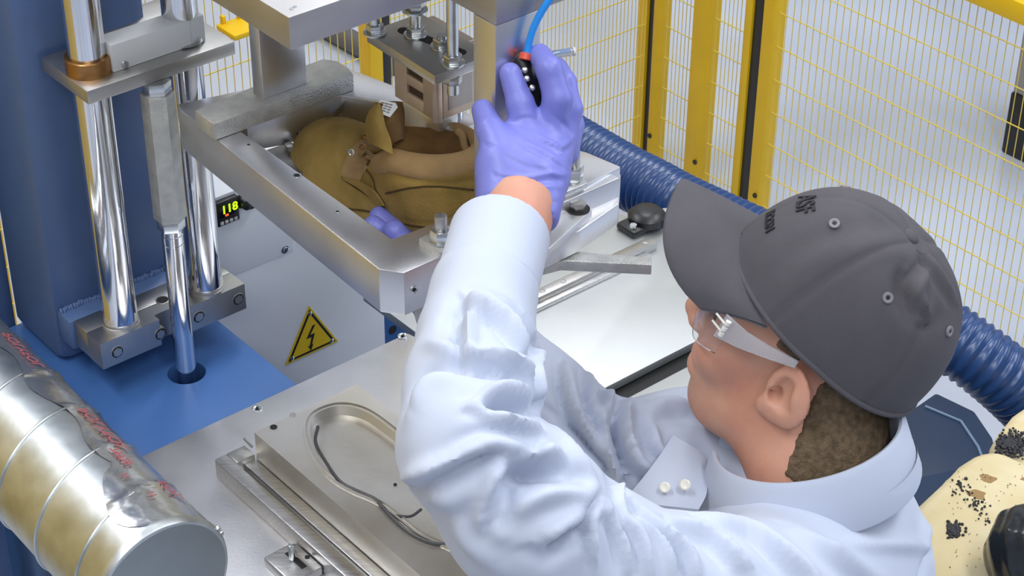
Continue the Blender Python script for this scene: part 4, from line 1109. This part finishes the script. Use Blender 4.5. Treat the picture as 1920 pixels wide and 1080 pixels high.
SF = [ # pixels along the fold, width, height, undercut side
 # forearm: folds under the cuff
 ([(880, 560), (940, 600), (990, 655)], .010, .009, 1), ([(895, 556), (955, 585), (1000, 630)], .008, .007, -1), ([(882, 565), (878, 620), (880, 680)], .007, .007, 1),
 ([(850, 575), (838, 600), (850, 640)], .008, -.005, 0), ([(800, 640), (840, 650), (870, 640)], .010, .004, 0),
 ([(878, 668), (920, 672), (975, 690), (1003, 735)], .009, .009, 1), ([(762, 760), (800, 705), (860, 686), (920, 690)], .012, -.006, 0),
 ([(775, 770), (810, 725), (860, 705)], .016, .006, 0),
 # elbow crease folds
 ([(895, 755), (940, 735), (1000, 745)], .009, .008, 1), ([(895, 760), (950, 785), (1005, 800)], .009, .008, -1), ([(900, 757), (960, 762), (1010, 775)], .007, -.010, 0),
 ([(755, 900), (830, 870), (910, 830), (975, 835)], .010, .010, 1), ([(830, 860), (900, 815), (960, 812), (1000, 830)], .010, -.006, 0),
 ([(915, 960), (925, 900), (960, 860), (1020, 850), (1060, 880)], .011, .010, 1), ([(930, 900), (965, 855), (1010, 835)], .008, -.006, 0),
 ([(980, 920), (1010, 880), (1060, 875)], .010, -.007, 0), ([(960, 960), (1000, 930), (1060, 920), (1110, 930)], .012, .009, -1),
 ([(1015, 1010), (1060, 985), (1090, 960)], .012, .008, 1), ([(1030, 1050), (1060, 1010), (1075, 985)], .010, -.006, 0), ([(860, 960), (880, 1010), (930, 1060)], .016, .005, 0),
 ([(900, 930), (915, 980), (960, 1010)], .012, .005, 0), ([(800, 930), (850, 930), (900, 900)], .014, .004, 0),
 # armhole seam and pleats of the shoulder
 ([(1120, 925), (1100, 960), (1098, 1010), (1105, 1070)], .004, -.006, 0), ([(1135, 930), (1112, 965), (1108, 1015), (1112, 1075)], .007, .006, 0),
 ([(1140, 935), (1165, 985), (1180, 1040)], .007, .005, 1), ([(1165, 938), (1200, 985), (1220, 1060)], .008, .006, 1), ([(1190, 940), (1240, 990), (1270, 1060)], .009, .006, -1),
 ([(1215, 938), (1280, 985), (1310, 1050)], .009, .006, 1), ([(1260, 935), (1330, 960), (1380, 1010)], .011, .007, 1), ([(1330, 930), (1420, 960), (1500, 1020), (1540, 1070)], .012, .008, 1),
 ([(1360, 985), (1400, 1030), (1440, 1075)], .010, .006, -1), ([(1500, 955), (1580, 1005), (1660, 1060)], .014, .006, 1), ([(1560, 985), (1660, 980), (1725, 985), (1733, 1010)], .009, .005, 0),
 ([(1725, 1060), (1740, 1000), (1765, 985)], .008, -.005, 0), ([(1715, 870), (1735, 920), (1730, 980)], .012, .005, 0),
 # far sleeve
 ([(1010, 640), (1005, 700), (1012, 760)], .008, .006, 1), ([(1060, 690), (1075, 760), (1120, 830), (1140, 870)], .008, .008, 1), ([(1090, 690), (1105, 770), (1125, 835)], .008, -.007, 0),
 ([(1105, 705), (1120, 770), (1125, 840)], .010, .008, -1), ([(1150, 725), (1140, 780), (1150, 850), (1165, 920)], .009, .009, 1), ([(1172, 735), (1155, 800), (1165, 880), (1180, 930)], .006, -.009, 0),
 ([(1180, 740), (1172, 800), (1190, 860), (1230, 890)], .009, .010, 1), ([(1200, 775), (1210, 830), (1240, 875)], .009, -.008, 0), ([(1215, 770), (1260, 760), (1300, 765)], .012, .007, 1),
 ([(1020, 760), (1080, 810), (1110, 850), (1145, 890)], .004, -.005, 0), ([(1220, 790), (1230, 840), (1260, 870)], .010, .006, 0), ([(1040, 800), (1090, 870), (1140, 920)], .010, .004, 0)]
v = folds(v, fc, [([(q0, q1+(26 if q0 > 1120 and q1 > 900 else 0)+(14 if q0 > 1240 and q1 > 900 else 0)) for q0, q1 in a], b*.80, c*(1.7 if min(q[1] for q in a) > 900 and max(q[0] for q in a) > 1090 else 1.9), d) for a, b, c, d in SF]); v = relax(v, fc, 1, .3)
# fine irregularity of worn cloth
nz = vnormals(v, fc); v = v+nz*(np.sin(v[:, :1]*70+v[:, 2:]*45)*np.sin(v[:, 1:2]*60-v[:, 2:]*38)*.0011)
shirt_bvh = BVHTree.FromPolygons([Vector(p) for p in v], fc.tolist())
new_obj('shirt', mesh_from(v, fc, 'shirt'), m_shirt, worker, 70)
# cuff of the raised sleeve
ca_, cb2 = PD(911, 545, 1.806), PD(938, 438, 1.872)
cdir = (cb2-ca_)/np.linalg.norm(cb2-ca_)
def f_cuff(P):
    d = rc(P, ca_-cdir*.01, cb2+cdir*.03, .0465, .0475)
    q = (P-ca_.astype(np.float32))@cdir.astype(np.float32); Lc = np.linalg.norm(cb2-ca_)
    d = smax(smax(d, q-Lc, .003), -q, .003)
    return smax(d, -rc(P, ca_+cdir*.02, cb2+cdir*.06, .0405, .0420), .002)
cv, cf = iso(f_cuff, np.minimum(ca_, cb2)-.07, np.maximum(ca_, cb2)+.07, .0026); cv = relax(cv, cf, 1, .4)
cv = folds(cv, cf, [([(830, 480), (900, 500), (1010, 500)], .02, .0012, 0)])
new_obj('cuff', mesh_from(cv, cf, 'cuff'), m_shirt, worker, 60)
# body: head, neck and everything under the clothes, plus the bare wrist
wr0, wr1 = PD(940, 500, 1.845), PD(976, 385, 1.893)
hipL, hipR = TC-bu*.42+blf*.09, TC-bu*.42-blf*.09
def leg(h, s):
    g = h*V3(1, 1, 0)
    return [(h, .085), (V3(h[0], h[1], .50)+bfw*V3(1, 1, 0)*.05, .062), (V3(h[0], h[1], .10), .045)]
legs = [leg(hipL, 1), leg(hipR, -1)]
def f_body(P):
    d = f_trunk(P, -.012)
    for js in (armL, foreL, armR, foreR): d = smin(d, chain(P, [(a, r*.40) for a, r in js]), .02)
    for lg in legs: d = smin(d, chain(P, lg), .03)
    return smin(d, rc(P, hipL, hipR, .10, .10), .04)
bv, bf = iso(f_body, np.array([lo[0], lo[1]-.1, .04]), np.array([hi[0], hi[1]+.1, hi[2]]), .011)
def f_wr(P):
    d = rc(P, wr0, wr1, .0365, .0335); return smax(d, ((P-wr1.astype(np.float32))@((wr1-wr0)/np.linalg.norm(wr1-wr0)).astype(np.float32))-.01, .003)
wv, wf = iso(f_wr, np.minimum(wr0, wr1)-.06, np.maximum(wr0, wr1)+.06, .003)
allv = np.concatenate([hv, bv, wv]); allf = np.concatenate([hfc, bf+len(hv), wf+len(hv)+len(bv)])
new_obj('body', mesh_from(allv, allf, 'body'), m_skin, worker, 80)
def f_tr(P):
    d = None
    for lg in legs:
        e = chain(P, [(a, r+.016) for a, r in lg]); d = e if d is None else smin(d, e, .03)
    d = smin(d, rc(P, hipL+bu*.05, hipR+bu*.05, .125, .125), .05); return smax(smax(d, P[:, 2]-.90, .01), -(P[:, 2]-.07), .01)
tv, tf = iso(f_tr, np.minimum(hipL, hipR)*V3(1, 1, 0)-V3(.25, .25, 0)+Z_*.05, np.maximum(hipL, hipR)*V3(1, 1, 0)+V3(.25, .25, 0)+Z_*.95, .011)
new_obj('trousers', mesh_from(tv, tf, 'trousers'), m_trous, worker, 80)
for lg in legs:
    c = lg[-1][0]
    S().poly_prism([V3(c[0], c[1], .09)+bfw*V3(1, 1, 0)*x+blf*V3(1, 1, 0)*y for x, y in ((-.08, -.04), (-.08, .04), (.10, .05), (.19, .035), (.19, -.035), (.10, -.05))], .09, .02).build('shoe', m_black, worker)
# hair
def f_hair(P):
    Q = hl(P); d = f_head(P, False)-.0024-.0008*np.sin(Q[:, 0]*900)*np.sin(Q[:, 2]*700)
    back = Q[:, 0]+.031-.16*np.clip(Q[:, 2]+.01, -.10, 0)+.30*np.clip(Q[:, 2], 0, .1)+.0008*np.sin(Q[:, 2]*900)+.0008*np.sin(Q[:, 2]*370)
    side = np.maximum(np.maximum(np.abs(Q[:, 0]-.010)-.014, -(Q[:, 2]-.012)), Q[:, 2]-.08)
    reg = np.minimum(back, side)
    reg = np.maximum(reg, np.maximum(-(Q[:, 2]+.088), Q[:, 2]-.085))
    return smax(d, reg, .006)
v, fc = iso(f_hair, cs_.min(0), cs_.max(0), .0026)
new_obj('hair', mesh_from(v, fc, 'hair'), m_hair, worker, 60, )
# eyebrows, lips
for s in (1, -1):
    S().tube(catmull([hw_(.088, s*.014, .016), hw_(.084, s*.030, .020), hw_(.074, s*.046, .016)], 6), .004, 8, rfun=lambda x: .0012+.003*math.sin(math.pi*x)).build('eyebrow', m_hair, worker)
    S().lathe(hw_(.0785, s*.031, -.013), HR@V3(1, s*.1, 0), [(0, .006), (.0026, .0056), (.0036, .003)], 16).build('eye_iris', mat('iris', (.05, .04, .03), 0, .2) if s == 1 else bpy.data.materials['iris'], worker)

# cap
tau = math.radians(14)
cf_ = hf*math.cos(tau)+hu*math.sin(tau); cu_ = hu*math.cos(tau)-hf*math.sin(tau); CR = np.column_stack([cf_, l_, cu_]); CC = hw_(-.017, 0, .028)
def cw_(x, y, z): return CC+CR@V3(x, y, z)
AXF, AXL, HH = .119, .091, .118
def crown(al, t, off=0.):
    pf = math.cos(t*math.pi/2)**.72; ph = math.sin(t*math.pi/2)**1.0
    fr = max(0, math.cos(al))
    x = AXF*math.cos(al)*pf*(1+.02*fr*t); y = AXL*math.sin(al)*pf; z = HH*ph+.006*fr*math.sin(math.pi*t)
    z -= .012*(1-t)*max(0, -math.cos(al))
    n_ = V3(math.cos(al)*pf/AXF*.1, math.sin(al)*pf/AXL*.1, (t*1.0)); n_ /= np.linalg.norm(n_)+1e-9
    return cw_(x, y, z)+CR@(n_*off)
NA, NT = 132, 44; vs, fs = [], []
for j in range(NT):
    t_ = j/NT*.985
    for i in range(NA):
        al = 2*math.pi*i/NA; off = 0.
        for s in range(6):
            da = (al-s*math.pi/3+math.pi) % (2*math.pi)-math.pi; dist = abs(da)*.10*math.cos(t_*math.pi/2)
            off -= .0013*math.exp(-(dist/.0016)**2)-.0006*math.exp(-((dist-.006)/.003)**2)
        if j == 0: off += .0006
        vs.append(crown(al, t_, off))
for j in range(NT-1):
    for i in range(NA): fs.append((j*NA+i, j*NA+(i+1) % NA, (j+1)*NA+(i+1) % NA, (j+1)*NA+i))
cv, cfc = np.array(vs), np.array(fs)
cv = folds(cv, cfc, [([(1700, 500), (1690, 540), (1705, 600)], .008, -.010, 0), ([(1735, 510), (1722, 550), (1738, 595)], .006, .010, 1), ([(1718, 520), (1712, 570), (1730, 610)], .004, .006, -1),
                     ([(1740, 480), (1765, 520), (1790, 560)], .006, .006, 1), ([(1690, 450), (1600, 462), (1530, 490), (1480, 540)], .012, .003, 1), ([(1720, 640), (1760, 600), (1800, 600)], .012, -.003, 0)])
capo = thing if False else None
cm = mesh_from(cv, cfc, 'cap'); bmm = bmesh.new(); bmm.from_mesh(cm)
top = [bmm.verts[(NT-1)*NA+i] if False else None for i in range(0)]
bmm.verts.ensure_lookup_table(); bmm.faces.new([bmm.verts[(NT-1)*NA+i] for i in range(NA)])
bmesh.ops.recalc_face_normals(bmm, faces=bmm.faces[:]); bmm.to_mesh(cm); bmm.free()
cap = new_obj('cap', cm, m_cap, worker, 70, ); cap['label'] = 'dark grey baseball cap'
capb = BVHTree.FromPolygons([Vector(p) for p in cv], cfc.tolist())
# sweat band / lower hem
S().tube([crown(2*math.pi*i/80, .0, .0004) for i in range(80)], .0030, 8, closed=True).build('hem', m_cap, cap, 60)
S().lathe(crown(0, .985, 0)+cu_*-.001, cu_, [(0, .0085), (.002, .0085), (.004, .006), (.0052, .002)], 20).build('top_button', m_cap, cap, 60)
for s in range(6):
    al = math.radians(30+60*s); p = crown(al, .56, .0); q = crown(al, .60, 0)-p; r_ = crown(al+.05, .56, 0)-p
    n_ = np.cross(r_, q); n_ /= np.linalg.norm(n_)
    S().lathe(p+n_*.0002, n_, [(-.001, .0052), (.0010, .0050), (.0014, .0036), (.0008, .0022), (.0, .0018)], 18).build('eyelet', m_capdk, cap, 60)
    S().cyl(p-n_*.001, p+n_*.0008, .0019, 12).build('eyelet_hole', m_logo, cap)
# embroidered lettering on the front panels
def cap_text(txt, size, t0, a0):
    def fn(px, py, h): return crown(a0+px/.105, t0+py/.165, .0012+h)
    text_bm(txt, size, .0005, fn, .0004).build('embroidery', m_logo, cap, smooth=0)
cap_text('ASF', .024, .42, .10); cap_text('ECON', .012, .22, .16)
# brim
NB_, MB2 = 40, 14; br = S(); up_, dn_ = [], []
for i in range(NB_+1):
    be = -1+2*i/NB_; al = be*math.radians(61); base = V3(AXF*math.cos(al), AXL*math.sin(al), 0)
    tipx = AXF+.074*(1-abs(be)**2.6)**.6; tip = V3(max(tipx*(1-.06*be*be), base[0]), AXL*1.02*math.sin(al)*(1.03-.05*be*be), 0)
    ru, rd = [], []
    for j in range(MB2+1):
        s = j/MB2; p = base*(1-s)+tip*s
        z = .004-.034*(p[1]/.085)**2*(.35+.65*s)-.010*s*s
        ru.append(br.bm.verts.new(Vector(cw_(p[0], p[1], z+.0016)))); rd.append(br.bm.verts.new(Vector(cw_(p[0], p[1], z-.0016))))
    up_.append(ru); dn_.append(rd)
for i in range(NB_):
    for j in range(MB2):
        br.bm.faces.new((up_[i][j], up_[i+1][j], up_[i+1][j+1], up_[i][j+1])); br.bm.faces.new((dn_[i][j], dn_[i][j+1], dn_[i+1][j+1], dn_[i+1][j]))
    br.bm.faces.new((up_[i][MB2], up_[i+1][MB2], dn_[i+1][MB2], dn_[i][MB2])); br.bm.faces.new((up_[i][0], dn_[i][0], dn_[i+1][0], up_[i+1][0]))
bmesh.ops.remove_doubles(br.bm, verts=br.bm.verts[:], dist=.0004)
bmesh.ops.recalc_face_normals(br.bm, faces=br.bm.faces[:])
br.build('brim', m_cap, cap, 60)
# glasses
gl = []
s = S(); NX, NY = 36, 8; g0, g1 = [], []
for i in range(NX+1):
    be = math.radians(-76+152*i/NX); r0, r1_ = [], []; sb = abs(math.sin(be))
    bot = -.020-.016*math.sin(min(1, sb/.55)*math.pi/2)*(1 if sb < .55 else 1-((sb-.55)/.42)**1.3*1.15); topz = .032-.003*sb
    for j in range(NY+1):
        hgt = topz+(bot-topz)*j/NY; x = .059+.039*math.cos(be); y = .083*math.sin(be)
        r0.append(s.bm.verts.new(Vector(hw_(x, y, hgt)))); r1_.append(s.bm.verts.new(Vector(hw_(x-.0022*math.cos(be), y-.0022*math.sin(be), hgt))))
    g0.append(r0); g1.append(r1_)
for i in range(NX):
    for j in range(NY):
        s.bm.faces.new((g0[i][j], g0[i+1][j], g0[i+1][j+1], g0[i][j+1])); s.bm.faces.new((g1[i][j], g1[i][j+1], g1[i+1][j+1], g1[i+1][j]))
    for j in (0, NY): s.bm.faces.new((g0[i][j], g1[i][j], g1[i+1][j], g0[i+1][j]))
for i in (0, NX):
    for j in range(NY): s.bm.faces.new((g0[i][j], g0[i][j+1], g1[i][j+1], g1[i][j]))
bmesh.ops.recalc_face_normals(s.bm, faces=s.bm.faces[:])
m_lens = mat('clear_polycarbonate', (.95, .97, 1), 0, .05, Transmission_Weight=.97, IOR=1.2)
glass = s.build('safety_glasses', m_lens, worker, 60); glass['label'] = 'clear safety glasses'
for sg_ in (1, -1):
    tp_ = S(); P0 = [(.079, .0825, .017, .014), (.055, .0845, .015, .010), (.030, .085, .016, .007), (.0, .0855, .019, .004)]
    rows = []
    for x, y, z, hh in P0:
        rows.append([tp_.bm.verts.new(Vector(hw_(x, sg_*(y+dy), z+dz))) for dy, dz in ((.0, hh), (.002, hh), (.002, -hh), (.0, -hh))])
    for a, b in zip(rows[:-1], rows[1:]):
        for k in range(4): tp_.bm.faces.new((a[k], a[(k+1) % 4], b[(k+1) % 4], b[k]))
    tp_.bm.faces.new(rows[0]); tp_.bm.faces.new(rows[-1][::-1]); bmesh.ops.recalc_face_normals(tp_.bm, faces=tp_.bm.faces[:])
    tp_.build('temple_arm', m_clear, glass, 40)
    hg = S()
    for k in (-.007, .0, .007): hg.lathe(hw_(.074, sg_*.0865, .018+k), HR@V3(0, 0, 1), [(-.0022, .0028), (.0022, .0028)], 12)
    for k in (-.005, .004): hg.tube([hw_(.075, sg_*.0865, .018+k), hw_(.087, sg_*.080, .020+k)], .0011, 6)
    hg.build('hinge', m_label, glass, 40)

# collar
K = 56; rowsC = []
cn = NB+bu*.050+bfw*.016; tilt = bu*.97+bfw*.10; tilt /= np.linalg.norm(tilt); cfx = bfw-tilt*(bfw@tilt); cfx /= np.linalg.norm(cfx); clx = np.cross(tilt, cfx)
for i in range(K+1):
    al = math.radians(16)+math.radians(328)*i/K; ca2, sa2 = math.cos(al), math.sin(al); frontness = max(0, ca2)
    up0 = .004+.012*max(0, -ca2)-.012*frontness; low = -.046-.050*frontness**3
    def pt(rf, rl, z): return cn+cfx*(rf*ca2)+clx*rl*sa2+tilt*z
    rowsC.append([pt(.086, .070, up0-.050), pt(.089, .073, up0-.006), pt(.091, .075, up0-.001), pt(.094, .078, up0), pt(.098, .082, up0-.006), pt(.101+.012*frontness, .087, (up0+low)/2), pt(.106+.022*frontness, .096, low), pt(.105+.022*frontness, .095, low-.003), pt(.104, .086, (up0+low)/2-.008)])
s = S(); R_ = [[s.bm.verts.new(Vector(p)) for p in r] for r in rowsC]
for a, b in zip(R_[:-1], R_[1:]):
    for k in range(len(a)-1): s.bm.faces.new((a[k], a[k+1], b[k+1], b[k]))
s.bm.faces.new(R_[0]); s.bm.faces.new(R_[-1][::-1]); bmesh.ops.recalc_face_normals(s.bm, faces=s.bm.faces[:])
s.build('shirt_collar', m_shirt, worker, 60)
def on_shirt(px, py, lift):
    h = shirt_bvh.ray_cast(Vector(EYE), Vector(ray(px, py)))
    return np.array(h[0])-FW*lift, np.array(h[1])
L1 = catmull([V3(*q, 0) for q in [(1262, 815), (1238, 852), (1206, 895), (1168, 940)]], 6); R1 = catmull([V3(*q, 0) for q in [(1322, 852), (1325, 890), (1325, 925), (1310, 955)]], 6)
s = S(); rows = []
for i, (a_, c_) in enumerate(zip(L1, R1)):
    pa, pb = on_shirt(*a_[:2], .006)[0], on_shirt(*c_[:2], .006)[0]
    if i == 0: d0 = (pa-EYE)@FW
    dd_ = d0-.0035*i
    rows.append([s.bm.verts.new(Vector(PD(*(a_+(c_-a_)*j/8)[:2], dd_-.010*j/8-.006*math.sin(math.pi*j/8)))) for j in range(9)])
fs = []
for i in range(len(rows)-1):
    for j in range(8): fs.append(s.bm.faces.new((rows[i][j], rows[i+1][j], rows[i+1][j+1], rows[i][j+1])))
bmesh.ops.recalc_face_normals(s.bm, faces=fs); bmesh.ops.solidify(s.bm, geom=fs, thickness=.003)
s.build('collar_leaf', m_shirt, worker, 70)
for px, py in ((1247, 914), (1285, 909)):
    k_ = (914-815)/125*18; p = PD(px, py, d0-.0035*k_-.016); S().lathe(p, -FW+V3(-.3, 0, .2), [(0, .0052), (.0016, .0054), (.0024, .004), (.002, .002)], 20).build('button', m_pearl, worker)

# gloves
def tiprc(P, pts, k=.004):
    js = J(pts); return chain(P, js, k)
gw0, gw1 = PD(952, 470, 1.860), PD(975, 385, 1.893); gd = (gw1-gw0)/np.linalg.norm(gw1-gw0); gcut = PD(969, 406, 1.886)
def f_gl(P):
    pal = tiprc(P, [(945, 400, 1.888, .022), (950, 330, 1.908, .024), (982, 262, 1.935, .019)])
    pal = smin(pal, tiprc(P, [(985, 400, 1.890, .026), (990, 330, 1.910, .026), (1020, 255, 1.938, .019)]), .015)
    pal = smin(pal, tiprc(P, [(1012, 400, 1.892, .018), (1020, 330, 1.915, .025), (1046, 262, 1.944, .018)]), .015)
    pal = smin(pal, tiprc(P, [(934, 365, 1.900, .019), (936, 310, 1.908, .021), (944, 280, 1.915, .018)]), .015)
    d = pal
    d = smin(d, tiprc(P, [(940, 290, 1.908, .0180), (920, 245, 1.920, .0138), (905, 207, 1.940, .0112)]), .010)
    d = smin(d, tiprc(P, [(988, 250, 1.930, .0175), (976, 195, 1.928, .0134), (957, 138, 1.928, .0110)]), .007)
    d = smin(d, tiprc(P, [(1032, 250, 1.938, .0165), (1045, 185, 1.922, .0138), (1030, 130, 1.918, .0128), (1012, 103, 1.930, .0112)]), .006)
    e = tiprc(P, [(1052, 262, 1.945, .0160), (1067, 205, 1.940, .0130), (1058, 155, 1.945, .0118), (1045, 128, 1.958, .0108)])
    d = smin(d, e, .005)
    e = tiprc(P, [(1058, 285, 1.955, .015), (1072, 235, 1.965, .0118), (1069, 195, 1.975, .0108), (1058, 175, 1.985, .0098)])
    d = smin(d, e, .005)
    q = (P-gcut.astype(np.float32))@gd.astype(np.float32)
    # beaded cuff
    ring = np.sqrt((np.linalg.norm(P-gcut.astype(np.float32)-q[:, None]*gd.astype(np.float32), axis=1)-.0350)**2+(q-.002)**2)-.0022
    d = smax(d, -q, .003)
    return d
lo2 = PD(880, 430, 1.9); hi2 = PD(1090, 80, 1.98)
mn = np.minimum(lo2, hi2)-.05; mx = np.maximum(lo2, hi2)+.05
v, fc = iso(f_gl, mn, mx, .0022); v = relax(v, fc, 1, .4)
GF = [([(905, 268), (915, 272), (930, 268)], .0022, -.0014, 0), ([(960, 228), (985, 222), (1010, 226)], .003, -.0015, 0), ([(998, 252), (1035, 272), (1068, 300)], .0030, .0022, 1), ([(985, 268), (1020, 285), (1060, 310)], .0030, .002, 1),
      ([(1010, 255), (1050, 275), (1072, 262)], .0028, .002, 1), ([(945, 293), (990, 312), (1040, 322)], .0028, -.0016, 0), ([(935, 324), (985, 333), (1030, 326), (1062, 328)], .0028, .002, 1),
      ([(950, 347), (1000, 350), (1055, 348)], .0028, .002, -1), ([(912, 369), (960, 372), (1010, 376), (1045, 380)], .0028, -.002, 0), ([(960, 358), (1000, 372), (1030, 384)], .0028, .0018, 1), ([(910, 395), (970, 388), (1030, 398)], .0030, .0024, 1),
      ([(908, 405), (970, 402), (1035, 410)], .0026, .0028, 0), ([(1036, 215), (1060, 235), (1070, 250)], .003, -.0016, 0), ([(1005, 305), (1030, 320), (1058, 340)], .003, .0016, 0)]
v = folds(v, fc, GF)
new_obj('glove', mesh_from(v, fc, 'glove'), m_glove, worker, 70)
def f_gr(P):
    d = tiprc(P, [(852, 582, 2.05, .040), (820, 540, 2.06, .034), (790, 500, 2.075, .030)])
    d = smin(d, tiprc(P, [(800, 510, 2.07, .018), (765, 465, 2.085, .0135), (740, 434, 2.078, .0122)]), .01)
    d = smin(d, tiprc(P, [(790, 500, 2.08, .018), (735, 455, 2.10, .013), (700, 424, 2.09, .0115)]), .01)
    d = smin(d, tiprc(P, [(790, 490, 2.09, .018), (740, 430, 2.12, .012), (710, 405, 2.125, .0105)]), .01)
    d = smin(d, tiprc(P, [(800, 490, 2.10, .016), (760, 430, 2.135, .0115), (740, 405, 2.14, .010)]), .01)
    d = smin(d, tiprc(P, [(815, 540, 2.06, .018), (850, 490, 2.06, .014), (860, 460, 2.07, .012)]), .01)
    return d
aa = PD(690, 400, 2.10); bb = PD(880, 600, 2.06)
v, fc = iso(f_gr, np.minimum(aa, bb)-.07, np.maximum(aa, bb)+.07, .003)
new_obj('glove', mesh_from(v, fc, 'glove'), m_glove, worker, 70)
